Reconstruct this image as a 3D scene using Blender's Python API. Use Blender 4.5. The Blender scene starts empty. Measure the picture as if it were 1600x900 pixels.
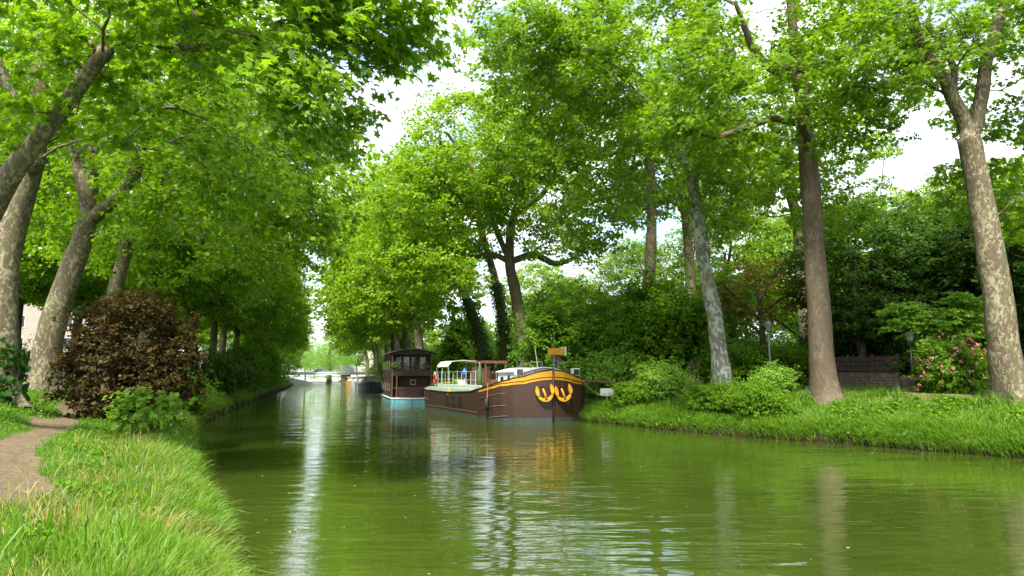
import bpy, math, random
import numpy as np
from mathutils import Vector, Matrix
R = math.radians
C = bpy.context.scene.collection
SC = bpy.context.scene

# ------------------------------------------------------------------ camera
PITCH = 7.35; FPX = 1067.0; CAMZ = 2.6
cam = bpy.data.objects.new('camera', bpy.data.cameras.new('camera'))
C.objects.link(cam); SC.camera = cam
cam.location = (0, 0, CAMZ); cam.rotation_euler = (R(90 + PITCH), 0, 0)
cam.data.sensor_width = 36; cam.data.lens = FPX / 1600 * 36
cam.data.clip_start = .1; cam.data.clip_end = 3000

# ------------------------------------------------------------------ sky, sun, exposure
SUN_EL, SUN_AZ = 55, 192        # azimuth: direction the sun stands in, degrees clockwise from +Y
w = bpy.data.worlds.new('World'); SC.world = w; w.use_nodes = True
nt = w.node_tree; N = nt.nodes; L = nt.links
bg = N['Background']; bg.inputs[1].default_value = .115
sky = N.new('ShaderNodeTexSky'); sky.sky_type = 'NISHITA'; sky.sun_disc = False
sky.sun_elevation = R(SUN_EL); sky.sun_rotation = R(SUN_AZ); sky.air_density = 1.2; sky.dust_density = 1.5
tc = N.new('ShaderNodeTexCoord'); sep = N.new('ShaderNodeSeparateXYZ'); L.new(tc.outputs['Generated'], sep.inputs[0])
zz = N.new('ShaderNodeMath'); zz.operation = 'ADD'; zz.inputs[1].default_value = .22; L.new(sep.outputs[2], zz.inputs[0])
za = N.new('ShaderNodeMath'); za.operation = 'MAXIMUM'; za.inputs[1].default_value = .05; L.new(zz.outputs[0], za.inputs[0])
cx = N.new('ShaderNodeMath'); cx.operation = 'DIVIDE'; L.new(sep.outputs[0], cx.inputs[0]); L.new(za.outputs[0], cx.inputs[1])
cy = N.new('ShaderNodeMath'); cy.operation = 'DIVIDE'; L.new(sep.outputs[1], cy.inputs[0]); L.new(za.outputs[0], cy.inputs[1])
cmb = N.new('ShaderNodeCombineXYZ'); L.new(cx.outputs[0], cmb.inputs[0]); L.new(cy.outputs[0], cmb.inputs[1])
cn = N.new('ShaderNodeTexNoise'); cn.inputs['Scale'].default_value = 1.7; cn.inputs['Detail'].default_value = 8; cn.inputs['Roughness'].default_value = .55
L.new(cmb.outputs[0], cn.inputs['Vector'])
cr = N.new('ShaderNodeValToRGB'); cr.color_ramp.elements[0].position = .40; cr.color_ramp.elements[1].position = .50
L.new(cn.outputs['Fac'], cr.inputs[0])
cn2 = N.new('ShaderNodeTexNoise'); cn2.inputs['Scale'].default_value = 3.1; cn2.inputs['Detail'].default_value = 6
L.new(cmb.outputs[0], cn2.inputs['Vector'])
cr2 = N.new('ShaderNodeValToRGB'); cr2.color_ramp.elements[0].position = .36; cr2.color_ramp.elements[1].position = .68
cr2.color_ramp.elements[0].color = (2.7, 2.95, 3.35, 1); cr2.color_ramp.elements[1].color = (6.2, 6.3, 6.5, 1)
L.new(cn2.outputs['Fac'], cr2.inputs[0])
mx = N.new('ShaderNodeMix'); mx.data_type = 'RGBA'
L.new(cr.outputs[0], mx.inputs['Factor']); L.new(sky.outputs[0], mx.inputs['A']); L.new(cr2.outputs[0], mx.inputs['B'])
L.new(mx.outputs['Result'], bg.inputs[0])
sun = bpy.data.objects.new('sun', bpy.data.lights.new('sun', 'SUN')); C.objects.link(sun)
sun.data.energy = 3.5; sun.data.angle = R(8); sun.data.color = (1, .95, .86)
_a = R(SUN_AZ); _e = R(SUN_EL)
sun.rotation_euler = Vector((math.sin(_a) * math.cos(_e), math.cos(_a) * math.cos(_e), math.sin(_e))).to_track_quat('Z', 'Y').to_euler()
sun.location = (0, -10, 40)
SC.view_settings.view_transform = 'Standard'; SC.view_settings.look = 'None'
SC.view_settings.exposure = 1.78; SC.view_settings.gamma = 1; SC.view_settings.use_curve_mapping = False
SC.render.engine = 'CYCLES'
cy_ = SC.cycles; cy_.max_bounces = 9; cy_.diffuse_bounces = 6; cy_.transmission_bounces = 7; cy_.glossy_bounces = 3
cy_.use_denoising = True; cy_.sample_clamp_indirect = 4; cy_.caustics_reflective = False; cy_.caustics_refractive = False
cy_.use_adaptive_sampling = True; cy_.adaptive_threshold = .02

rng = np.random.default_rng(7)
random.seed(5)

# ------------------------------------------------------------------ small maths
_cp, _sp = math.cos(R(PITCH)), math.sin(R(PITCH))
def ray(px, py):
    a = (px - 800) / FPX; b = (450 - py) / FPX
    return np.array([a, _cp - b * _sp, _sp + b * _cp])
def P(px, py, D):
    """a surveyed point: the sight line through a photo position, at forward distance D metres"""
    d = ray(px, py); return np.array([0, 0, CAMZ]) + d * (D / d[1])
def proj(p):
    p = np.atleast_2d(p); x = p[:, 0]; y = p[:, 1]; z = p[:, 2] - CAMZ
    dep = y * _cp + z * _sp; up = -y * _sp + z * _cp
    dep = np.where(dep < .1, .1, dep)
    return np.stack([800 + FPX * x / dep, 450 - FPX * up / dep], 1)
def smooth(a, b, x):
    t = np.clip((x - a) / (b - a), 0, 1); return t * t * (3 - 2 * t)
_perm = rng.random((64, 64))
def vnoise(x, y, s=1.0, o=0.0):
    x = np.asarray(x, float) * s + 17.3 + o; y = np.asarray(y, float) * s + 5.7 + o * 1.7
    xi = np.floor(x).astype(int); yi = np.floor(y).astype(int); fx = x - xi; fy = y - yi
    fx = fx * fx * (3 - 2 * fx); fy = fy * fy * (3 - 2 * fy)
    g = lambda a, b: _perm[a % 64, b % 64]
    return (g(xi, yi) * (1 - fx) + g(xi + 1, yi) * fx) * (1 - fy) + (g(xi, yi + 1) * (1 - fx) + g(xi + 1, yi + 1) * fx) * fy

LB = np.array([(-60, 30), (-5, 3.4), (-1, 1.4), (3, -.7), (6, -2.1), (8.9, -3.4), (13, -5.6), (20.5, -9.3), (27, -12.4), (36, -16.4), (59, -23.3), (95, -33.5), (138.7, -45.5), (190, -60.5), (250, -79), (400, -124)], float)
RB = np.array([(-60, 60), (2, 30), (13, 22.6), (22, 16.3), (26, 13.4), (31.5, 9.0), (39.6, 4.7), (47, 1.6), (58, -2.2), (68, -6.6), (95, -14.5), (132, -25), (190, -41.5), (250, -59), (400, -103)], float)
def _curve(tab):
    ys = np.arange(-60, 400.1, .5); xs = np.interp(ys, tab[:, 0], tab[:, 1])
    k = np.hanning(9); k /= k.sum(); xp = np.pad(xs, 4, mode='edge'); xs = np.convolve(xp, k, 'valid')
    return ys, xs
_ly, _lx = _curve(LB); _ry, _rx = _curve(RB)
def xL(y): return np.interp(y, _ly, _lx) + (vnoise(y, 0 * np.asarray(y, float), .9) - .5) * .35 + (vnoise(y, 0 * np.asarray(y, float), 3.1) - .5) * .12
def xR(y): return np.interp(y, _ry, _rx) + (vnoise(y, 0 * np.asarray(y, float), .7, 9) - .5) * .5 + (vnoise(y, 0 * np.asarray(y, float), 2.7, 4) - .5) * .15
def zL(t, y): return np.interp(t * (1 + 1.1 * smooth(26, 42, y)), [0, .12, .3, 1, 2.5, 4.5, 6, 9, 60], [.02, .3, .52, .82, 1.0, 1.35, 1.9, 2.25, 2.35])
def zR(t, y): return np.interp(t, [0, .1, .3, .9, 3, 5, 8, 12, 60], [.02, .2, .34, .6, 1.15, 1.6, 1.9, 2.0, 2.2])
def ground(x, y):
    x = np.asarray(x, float); y = np.asarray(y, float)
    tl = xL(y) - x; tr = x - xR(y)
    z = np.where(tl > 0, zL(np.maximum(tl, 0), y), np.where(tr > 0, zR(np.maximum(tr, 0), y), 0))
    n = (vnoise(x, y, .35) - .5) * .22 + (vnoise(x, y, 1.3, 3) - .5) * .09 + (vnoise(x, y, 5, 8) - .5) * .03
    return z + n * smooth(.2, 1.5, np.maximum(tl, tr))
def G(x, y, dz=0): return np.array([x, y, float(ground(x, y)) + dz])
def at(px, D):
    """the spot on the ground in photo column px at forward distance D"""
    return G((px - 800) / FPX * D * 1.0, D)

# ------------------------------------------------------------------ materials
def new_mat(name):
    m = bpy.data.materials.new(name); m.use_nodes = True
    return m, m.node_tree.nodes, m.node_tree.links, m.node_tree.nodes['Principled BSDF']
_mc = {}
def mat(name, col, rough=.6, metal=0, col2=None, scale=6, bump=0, bscale=20, spec=.4, stretch=(1, 1, 1), lo=.35, hi=.65):
    if name in _mc: return _mc[name]
    m, n, l, b = new_mat(name); _mc[name] = m
    b.inputs['Roughness'].default_value = rough; b.inputs['Metallic'].default_value = metal
    b.inputs['Specular IOR Level'].default_value = spec
    t = n.new('ShaderNodeTexCoord'); mp = n.new('ShaderNodeMapping'); mp.inputs['Scale'].default_value = stretch
    l.new(t.outputs['Object'], mp.inputs[0])
    c2 = col2 or tuple(c * .75 for c in col)
    ns = n.new('ShaderNodeTexNoise'); ns.inputs['Scale'].default_value = scale; ns.inputs['Detail'].default_value = 6; ns.inputs['Roughness'].default_value = .65
    l.new(mp.outputs[0], ns.inputs['Vector'])
    r = n.new('ShaderNodeValToRGB'); r.color_ramp.elements[0].position = lo; r.color_ramp.elements[1].position = hi
    r.color_ramp.elements[0].color = (*c2, 1); r.color_ramp.elements[1].color = (*col, 1)
    l.new(ns.outputs['Fac'], r.inputs[0]); l.new(r.outputs[0], b.inputs['Base Color'])
    if bump:
        n2 = n.new('ShaderNodeTexNoise'); n2.inputs['Scale'].default_value = bscale; n2.inputs['Detail'].default_value = 5
        l.new(mp.outputs[0], n2.inputs['Vector'])
        bp = n.new('ShaderNodeBump'); bp.inputs['Strength'].default_value = bump; bp.inputs['Distance'].default_value = .03
        l.new(n2.outputs['Fac'], bp.inputs['Height']); l.new(bp.outputs[0], b.inputs['Normal'])
    return m
def leaf_mat(name, dark, light, trans=.5, tcol=None, gloss=.055):
    """leaves: the stored value 'tint' of every leaf picks its own green; light shines through"""
    if name in _mc: return _mc[name]
    m, n, l, b = new_mat(name); _mc[name] = m; n.remove(b)
    out = n['Material Output']
    a = n.new('ShaderNodeAttribute'); a.attribute_name = 'tint'
    r = n.new('ShaderNodeValToRGB'); r.color_ramp.elements[0].color = (*dark, 1); r.color_ramp.elements[1].color = (*light, 1)
    l.new(a.outputs['Fac'], r.inputs[0])
    d = n.new('ShaderNodeBsdfDiffuse'); t = n.new('ShaderNodeBsdfTranslucent'); g = n.new('ShaderNodeBsdfGlossy')
    g.inputs['Roughness'].default_value = .42; g.inputs['Color'].default_value = (.85, .95, .85, 1)
    l.new(r.outputs[0], d.inputs[0])
    mc = n.new('ShaderNodeMix'); mc.data_type = 'RGBA'; mc.blend_type = 'MULTIPLY'; mc.inputs['Factor'].default_value = 1
    mc.inputs['B'].default_value = (*(tcol or (1.5, 1.45, .55)), 1); l.new(r.outputs[0], mc.inputs['A']); l.new(mc.outputs['Result'], t.inputs[0])
    m1 = n.new('ShaderNodeMixShader'); m1.inputs[0].default_value = trans; l.new(d.outputs[0], m1.inputs[1]); l.new(t.outputs[0], m1.inputs[2])
    fr = n.new('ShaderNodeFresnel'); fr.inputs['IOR'].default_value = 1.4
    mu = n.new('ShaderNodeMath'); mu.operation = 'MULTIPLY'; mu.inputs[1].default_value = gloss * 4; l.new(fr.outputs[0], mu.inputs[0])
    m2 = n.new('ShaderNodeMixShader'); l.new(mu.outputs[0], m2.inputs[0]); l.new(m1.outputs[0], m2.inputs[1]); l.new(g.outputs[0], m2.inputs[2])
    l.new(m2.outputs[0], out.inputs[0])
    return m
def bark_mat(name, base, patch, pale, amount=.5, scale=2.2):
    if name in _mc: return _mc[name]
    m, n, l, b = new_mat(name); _mc[name] = m
    b.inputs['Roughness'].default_value = .85; b.inputs['Specular IOR Level'].default_value = .2
    t = n.new('ShaderNodeTexCoord'); mp = n.new('ShaderNodeMapping'); mp.inputs['Scale'].default_value = (1, 1, .55); l.new(t.outputs['Object'], mp.inputs[0])
    n1 = n.new('ShaderNodeTexNoise'); n1.inputs['Scale'].default_value = scale * 2.4; n1.inputs['Detail'].default_value = 9; n1.inputs['Roughness'].default_value = .72; l.new(mp.outputs[0], n1.inputs['Vector'])
    n2 = n.new('ShaderNodeTexNoise'); n2.inputs['Scale'].default_value = scale * .45; n2.inputs['Detail'].default_value = 4; l.new(mp.outputs[0], n2.inputs['Vector'])
    vo = n.new('ShaderNodeTexVoronoi'); vo.inputs['Scale'].default_value = scale * 4.5; vo.feature = 'F1'
    ad = n.new('ShaderNodeVectorMath'); ad.operation = 'ADD'; l.new(mp.outputs[0], ad.inputs[0])
    sc = n.new('ShaderNodeVectorMath'); sc.operation = 'SCALE'; sc.inputs['Scale'].default_value = .35; l.new(n1.outputs['Color'], sc.inputs[0]); l.new(sc.outputs[0], ad.inputs[1])
    l.new(ad.outputs[0], vo.inputs['Vector'])
    r1 = n.new('ShaderNodeValToRGB'); r1.color_ramp.elements[0].position = .3; r1.color_ramp.elements[1].position = .7
    r1.color_ramp.elements[0].color = (*[c * .6 for c in base], 1); r1.color_ramp.elements[1].color = (*base, 1); l.new(n1.outputs['Fac'], r1.inputs[0])
    sv = n.new('ShaderNodeSeparateColor'); l.new(vo.outputs['Color'], sv.inputs[0])
    ms = n.new('ShaderNodeMath'); ms.operation = 'MULTIPLY_ADD'; ms.inputs[1].default_value = .55; ms.inputs[2].default_value = 0; l.new(sv.outputs[0], ms.inputs[0])
    ma = n.new('ShaderNodeMath'); ma.operation = 'ADD'; l.new(ms.outputs[0], ma.inputs[0]); l.new(n2.outputs['Fac'], ma.inputs[1])
    r2 = n.new('ShaderNodeValToRGB'); th = 1.02 - amount * .38
    r2.color_ramp.elements[0].position = max(.02, min(.95, th - .04)); r2.color_ramp.elements[1].position = min(1, th + .02); l.new(ma.outputs[0], r2.inputs[0])
    x1 = n.new('ShaderNodeMix'); x1.data_type = 'RGBA'; x1.inputs['B'].default_value = (*pale, 1); l.new(r2.outputs[0], x1.inputs['Factor']); l.new(r1.outputs[0], x1.inputs['A'])
    n3 = n.new('ShaderNodeTexNoise'); n3.inputs['Scale'].default_value = scale * .9; n3.inputs['Detail'].default_value = 6; l.new(mp.outputs[0], n3.inputs['Vector'])
    r3 = n.new('ShaderNodeValToRGB'); r3.color_ramp.elements[0].position = .52; r3.color_ramp.elements[1].position = .66; l.new(n3.outputs['Fac'], r3.inputs[0])
    x2 = n.new('ShaderNodeMix'); x2.data_type = 'RGBA'; x2.inputs['B'].default_value = (*patch, 1); l.new(r3.outputs[0], x2.inputs['Factor']); l.new(x1.outputs['Result'], x2.inputs['A'])
    l.new(x2.outputs['Result'], b.inputs['Base Color'])
    bp = n.new('ShaderNodeBump'); bp.inputs['Strength'].default_value = .7; bp.inputs['Distance'].default_value = .05
    l.new(n1.outputs['Fac'], bp.inputs['Height']); l.new(bp.outputs[0], b.inputs['Normal'])
    return m

M = {}
M['leaf_plane'] = leaf_mat('plane leaves', (.07, .165, .004), (.23, .385, .010), trans=.57)
M['leaf_near'] = leaf_mat('near plane leaves', (.08, .185, .006), (.24, .41, .014), trans=.6, gloss=.06)
M['leaf_bright'] = leaf_mat('sunlit-toned plane leaves', (.10, .22, .006), (.27, .42, .012), trans=.55)  # lighter copy of the plane leaves, sunlit look put into the colour
M['leaf_dark'] = leaf_mat('evergreen leaves', (.028, .07, .008), (.08, .17, .02), trans=.4)
M['leaf_shrub'] = leaf_mat('shrub leaves', (.055, .14, .006), (.17, .32, .014))
M['leaf_light'] = leaf_mat('young and sunlit-toned leaves', (.13, .28, .025), (.29, .47, .07))  # fresh light green, also used for background shrubs painted as sunlit
M['leaf_blue'] = leaf_mat('cool green leaves', (.05, .14, .02), (.14, .31, .055))
M['leaf_copper'] = leaf_mat('copper leaves', (.032, .027, .007), (.12, .085, .022), trans=.4, tcol=(1.5, .8, .4))
M['leaf_rust'] = leaf_mat('autumn tinted leaves', (.10, .09, .01), (.25, .22, .04), trans=.5, tcol=(1.4, 1.1, .5))
M['leaf_ivy'] = leaf_mat('ivy leaves', (.014, .045, .008), (.05, .13, .018), trans=.25)
M['leaf_willow'] = leaf_mat('willow leaves', (.15, .32, .04), (.30, .50, .09))
M['grass'] = leaf_mat('grass blades', (.055, .15, .010), (.19, .34, .03), trans=.45, gloss=.04)
M['straw'] = leaf_mat('dry grass blades', (.18, .22, .03), (.42, .34, .13), trans=.4, tcol=(1.2, 1.1, .6), gloss=.06)
M['petal'] = leaf_mat('pink petals', (.60, .13, .24), (.80, .38, .46), trans=.4, tcol=(1.3, .7, .8))
M['bark'] = bark_mat('plane bark', (.13, .10, .065), (.10, .095, .045), (.25, .23, .14), .36, 3.6)
M['bark_brown'] = bark_mat('brown plane bark', (.14, .105, .07), (.09, .075, .045), (.165, .135, .09), .12, 3.4)
M['bark_grey'] = bark_mat('grey plane bark', (.17, .17, .14), (.16, .14, .07), (.33, .36, .31), .72, 2.0)
M['bark_dark'] = bark_mat('dark bark', (.055, .042, .03), (.06, .06, .03), (.12, .11, .08), .2)
M['earth'] = mat('earth bank', (.14, .095, .055), .95, col2=(.05, .035, .02), scale=5, bump=.8, bscale=14, spec=.1)

# ------------------------------------------------------------------ mesh helpers
def obj(name, verts, faces, m, parent=None, smooth_=False, tint=None):
    me = bpy.data.meshes.new(name)
    me.from_pydata([tuple(map(float, v)) for v in verts], [], [tuple(f) for f in faces]); me.update()
    if smooth_: me.polygons.foreach_set('use_smooth', [True] * len(me.polygons))
    return link(name, me, m, parent)
def link(name, me, m, parent=None):
    if m: me.materials.append(m)
    o = bpy.data.objects.new(name, me); C.objects.link(o)
    if parent: o.parent = parent
    return o
def raw(name, V, F, m, parent=None, tint=None, sm=False):
    """mesh from numpy arrays; F is (n,k) with constant k"""
    me = bpy.data.meshes.new(name); nv = len(V); nf, k = F.shape
    me.vertices.add(nv); me.vertices.foreach_set('co', np.ascontiguousarray(V, dtype=np.float32).ravel())
    me.loops.add(nf * k); me.loops.foreach_set('vertex_index', np.ascontiguousarray(F, dtype=np.int32).ravel())
    me.polygons.add(nf); me.polygons.foreach_set('loop_start', np.arange(nf, dtype=np.int32) * k)
    try: me.polygons.foreach_set('loop_total', np.full(nf, k, dtype=np.int32))
    except Exception: pass
    if sm: me.polygons.foreach_set('use_smooth', np.ones(nf, dtype=bool))
    if tint is not None:
        at_ = me.attributes.new('tint', 'FLOAT', 'POINT'); at_.data.foreach_set('value', np.clip(tint, 0, 1).astype(np.float32))
    me.update(calc_edges=True)
    return link(name, me, m, parent)
def empty(name, loc, label, cat, group=None, kind=None, rz=0):
    o = bpy.data.objects.new(name, None); C.objects.link(o); o.location = tuple(map(float, loc)); o.rotation_euler = (0, 0, rz)
    o.empty_display_size = .3
    return tag(o, label, cat, group, kind)
def tag(o, label=None, cat=None, group=None, kind=None):
    if label: o['label'] = label
    if cat: o['category'] = cat
    if group: o['group'] = group
    if kind: o['kind'] = kind
    return o
def copy_tree(root, loc, rz, sc=1.0, label=None, scz=None):
    def cp(o, par):
        c = o.copy(); C.objects.link(c)
        if par: c.parent = par
        for ch in list(o.children): cp(ch, c)
        return c
    r = cp(root, None); r.location = tuple(map(float, loc)); r.rotation_euler = (0, 0, rz); r.scale = (sc, sc, scz or sc)
    if label: r['label'] = label
    return r
class MB:
    def __init__(s): s.v = []; s.f = []
    def add(s, vs, fs, T=None):
        o = len(s.v)
        if T is not None: vs = [T @ Vector(v) for v in vs]
        s.v += [tuple(v) for v in vs]; s.f += [tuple(i + o for i in f) for f in fs]; return s
    def box(s, x0, x1, y0, y1, z0, z1, T=None, taper=0):
        t = taper
        return s.add([(x0, y0, z0), (x1, y0, z0), (x1, y1, z0), (x0, y1, z0), (x0 + t, y0 + t, z1), (x1 - t, y0 + t, z1), (x1 - t, y1 - t, z1), (x0 + t, y1 - t, z1)],
                     [(0, 3, 2, 1), (4, 5, 6, 7), (0, 1, 5, 4), (1, 2, 6, 5), (2, 3, 7, 6), (3, 0, 4, 7)], T)
    def tube(s, pts, r, n=8, cap=True, T=None):
        pts = [Vector(tuple(map(float, p))) for p in pts]; rs = r if hasattr(r, '__len__') else [r] * len(pts)
        vs = []; fs = []; prev = None
        for i, p in enumerate(pts):
            d = (pts[min(i + 1, len(pts) - 1)] - pts[max(i - 1, 0)]).normalized()
            a = prev if prev is not None else (Vector((0, 0, 1)) if abs(d.z) < .9 else Vector((1, 0, 0)))
            u = (a - d * a.dot(d)).normalized(); v = d.cross(u); prev = u
            for k in range(n):
                t = 2 * math.pi * k / n; vs.append(p + (u * math.cos(t) + v * math.sin(t)) * rs[i])
        for i in range(len(pts) - 1):
            for k in range(n): fs.append((i * n + k, i * n + (k + 1) % n, (i + 1) * n + (k + 1) % n, (i + 1) * n + k))
        if cap: fs.append(tuple(reversed(range(n)))); fs.append(tuple(range((len(pts) - 1) * n, len(pts) * n)))
        return s.add(vs, fs, T)
    def lathe(s, prof, n=16, T=None):
        vs = [(r * math.cos(2 * math.pi * k / n), r * math.sin(2 * math.pi * k / n), z) for r, z in prof for k in range(n)]
        fs = [(i * n + k, i * n + (k + 1) % n, (i + 1) * n + (k + 1) % n, (i + 1) * n + k) for i in range(len(prof) - 1) for k in range(n)]
        fs.append(tuple(reversed(range(n)))); fs.append(tuple(range((len(prof) - 1) * n, len(prof) * n)))
        return s.add(vs, fs, T)
    def prism(s, poly, h0, h1, T=None):
        n = len(poly); vs = [(x, y, h0) for x, y in poly] + [(x, y, h1) for x, y in poly]
        return s.add(vs, [tuple(reversed(range(n))), tuple(range(n, 2 * n))] + [(i, (i + 1) % n, n + (i + 1) % n, n + i) for i in range(n)], T)
    def build(s, name, m, parent=None, sm=False, bevel=0):
        o = obj(name, s.v, s.f, m, parent, sm)
        if bevel:
            b = o.modifiers.new('b', 'BEVEL'); b.width = bevel; b.segments = 2; b.limit_method = 'ANGLE'
        return o

# ------------------------------------------------------------------ ground, path, water
def strip(side, m_ground):
    ys = np.concatenate([np.arange(-40, -4, 2), np.arange(-4, 26, .16), np.arange(26, 60, .5), np.arange(60, 140, 2), np.arange(140, 345, 6)])
    ts = np.concatenate([[0, .06, .12, .2, .3], np.arange(.45, 9, .16), np.arange(9, 20, .7), np.arange(20, 60, 5), [70, 90, 130, 200, 320, 500]])
    if side > 0:
        ys = np.concatenate([np.arange(-40, 12, 2), np.arange(12, 50, .3), np.arange(50, 140, 2), np.arange(140, 345, 6)])
    Y, T = np.meshgrid(ys, ts, indexing='ij')
    X = xL(Y) - T if side < 0 else xR(Y) + T
    Z = ground(X, Y); Z[:, 0] = -.6
    bulge = np.zeros_like(X)
    V = np.stack([X, Y, Z], -1).reshape(-1, 3)
    a, b = Y.shape; idx = np.arange(a * b).reshape(a, b)
    F = np.stack([idx[:-1, :-1], idx[1:, :-1], idx[1:, 1:], idx[:-1, 1:]], -1).reshape(-1, 4)
    if side < 0: F = F[:, ::-1] if False else F
    else: F = F[:, ::-1]
    return V, F
def on_ground(px, py):
    d = ray(px, py); t_ = 2.0
    while t_ < 300:
        q = np.array([0, 0, CAMZ]) + d * t_
        if q[2] < float(ground(q[0], q[1])): return q
        t_ += .05
    return q
_pp = [np.array([on_ground(x, y)[:2] for x, y in pl]) for pl in (
    [(-330, 960), (-150, 880), (-70, 815), (2, 757), (20, 712), (45, 685), (85, 663), (118, 650), (150, 641)],
    [(85, 663), (0, 666), (-160, 676)])]
_far = np.array([(xL(y) - 4.3, y) for y in np.arange(25, 330, 5.)]); _pp.append(np.vstack([_pp[0][-1:], _far]))
_pr = np.array([(xR(y) + 6.9, y) for y in np.concatenate([np.arange(-20, 60, 2.), np.arange(60, 330, 6.)])])
def seg_dist(x, y, pl):
    d = np.full(np.shape(x), 1e9)
    for a, b in zip(pl[:-1], pl[1:]):
        ab = b - a; t = np.clip(((x - a[0]) * ab[0] + (y - a[1]) * ab[1]) / (ab @ ab), 0, 1)
        d = np.minimum(d, np.hypot(x - a[0] - t * ab[0], y - a[1] - t * ab[1]))
    return d
def path_d(x, y):
    """signed: below 0 is trodden earth"""
    d = np.minimum(seg_dist(x, y, _pp[0]) - .42, seg_dist(x, y, _pp[1]) - .16)
    d = np.minimum(d, seg_dist(x, y, _pp[2]) - .75)
    d = np.minimum(d, seg_dist(x, y, _pr) - .6)
    return d + (vnoise(x, y, 1.1, 2) - .5) * .5 + (vnoise(x, y, 4, 5) - .5) * .25
# scattered bare patches on the right bank
_bare = [(at(1440, 28.2)[:2], .5), (at(1385, 29)[:2], .4), (at(1052, 39)[:2], .35)]
def bare_d(x, y):
    d = np.full(np.shape(x), 1e9)
    for c, r in _bare: d = np.minimum(d, np.hypot((x - c[0]), (y - c[1]) * 1.0) - r)
    return d + (vnoise(x, y, 1.7, 6) - .5) * .8

def ground_mat(name, g1, g2, soil, k=.5):
    m, n, l, b = new_mat(name); b.inputs['Roughness'].default_value = .95; b.inputs['Specular IOR Level'].default_value = .08
    t = n.new('ShaderNodeTexCoord')
    def noise(s, d=6):
        a = n.new('ShaderNodeTexNoise'); a.inputs['Scale'].default_value = s; a.inputs['Detail'].default_value = d; a.inputs['Roughness'].default_value = .7; l.new(t.outputs['Object'], a.inputs['Vector']); return a
    a1 = noise(7); r1 = n.new('ShaderNodeValToRGB'); r1.color_ramp.elements[0].position = .35; r1.color_ramp.elements[1].position = .65
    r1.color_ramp.elements[0].color = (*g1, 1); r1.color_ramp.elements[1].color = (*g2, 1); l.new(a1.outputs['Fac'], r1.inputs[0])
    a2 = noise(.9, 9); r2 = n.new('ShaderNodeValToRGB'); r2.color_ramp.elements[0].position = k; r2.color_ramp.elements[1].position = k + .12; l.new(a2.outputs['Fac'], r2.inputs[0])
    x = n.new('ShaderNodeMix'); x.data_type = 'RGBA'; x.inputs['B'].default_value = (*soil, 1); l.new(r2.outputs[0], x.inputs['Factor']); l.new(r1.outputs[0], x.inputs['A'])
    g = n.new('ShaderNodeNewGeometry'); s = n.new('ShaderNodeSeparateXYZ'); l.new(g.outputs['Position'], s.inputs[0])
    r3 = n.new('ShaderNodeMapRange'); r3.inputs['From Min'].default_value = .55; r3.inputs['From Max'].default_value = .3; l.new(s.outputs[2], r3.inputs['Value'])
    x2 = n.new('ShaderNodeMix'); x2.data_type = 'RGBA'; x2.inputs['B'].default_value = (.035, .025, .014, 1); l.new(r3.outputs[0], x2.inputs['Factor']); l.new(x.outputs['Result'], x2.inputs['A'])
    l.new(x2.outputs['Result'], b.inputs['Base Color'])
    a3 = noise(30, 4); bp = n.new('ShaderNodeBump'); bp.inputs['Strength'].default_value = .9; bp.inputs['Distance'].default_value = .05; l.new(a3.outputs['Fac'], bp.inputs['Height']); l.new(bp.outputs[0], b.inputs['Normal'])
    return m
M['turf'] = ground_mat('turf', (.035, .08, .010), (.09, .17, .02), (.12, .10, .035), .55)
M['path'] = mat('trodden earth', (.19, .148, .092), .95, col2=(.105, .078, .046), scale=9, bump=.9, bscale=45, spec=.1)
for side, nm in ((-1, 'ground'), (1, 'ground')):
    V, F = strip(side, None); c = V[F].mean(1)
    isp = path_d(c[:, 0], c[:, 1]) < 0
    if side > 0: isp |= (bare_d(c[:, 0], c[:, 1]) < -.05) & (vnoise(c[:, 0], c[:, 1], 2.9) > .4)
    tag(raw('ground', V, F[~isp], M['turf'], sm=True), kind='structure')
    Fp = F[isp]; u, inv = np.unique(Fp, return_inverse=True)
    tag(raw('footpath', V[u], inv.reshape(Fp.shape), M['path'], sm=True), kind='structure')
fx0 = -700; tag(raw('ground', np.array([(-900, 338, 2.1), (900, 338, 2.1), (900, 1500, 2.1), (-900, 1500, 2.1)], float), np.array([[0, 1, 2, 3]]), M['turf']), kind='structure')

m, n, l, b = new_mat('canal water')
b.inputs['Roughness'].default_value = .03; b.inputs['IOR'].default_value = 1.5; b.inputs['Specular IOR Level'].default_value = .66
t = n.new('ShaderNodeTexCoord')
def _wn(scale, st, det=3, rot=0):
    mp = n.new('ShaderNodeMapping'); mp.inputs['Scale'].default_value = st; mp.inputs['Rotation'].default_value = (0, 0, rot); l.new(t.outputs['Object'], mp.inputs[0])
    a = n.new('ShaderNodeTexNoise'); a.inputs['Scale'].default_value = scale; a.inputs['Detail'].default_value = det; a.inputs['Roughness'].default_value = .55; l.new(mp.outputs[0], a.inputs['Vector']); return a
w1 = _wn(1.35, (.5, 1.9, 1), 2, .16); w2 = _wn(.4, (.7, 1.5, 1), 2, -.3); w3 = _wn(5.5, (.6, 1.5, 1), 2, -.1)
m1 = n.new('ShaderNodeMath'); m1.operation = 'MULTIPLY_ADD'; m1.inputs[1].default_value = 2.2; l.new(w2.outputs['Fac'], m1.inputs[0]); l.new(w1.outputs['Fac'], m1.inputs[2])
m2 = n.new('ShaderNodeMath'); m2.operation = 'MULTIPLY_ADD'; m2.inputs[1].default_value = .12; l.new(w3.outputs['Fac'], m2.inputs[0]); l.new(m1.outputs[0], m2.inputs[2])
bp = n.new('ShaderNodeBump'); bp.inputs['Strength'].default_value = .30; bp.inputs['Distance'].default_value = .045; l.new(m2.outputs[0], bp.inputs['Height']); l.new(bp.outputs[0], b.inputs['Normal'])
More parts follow.
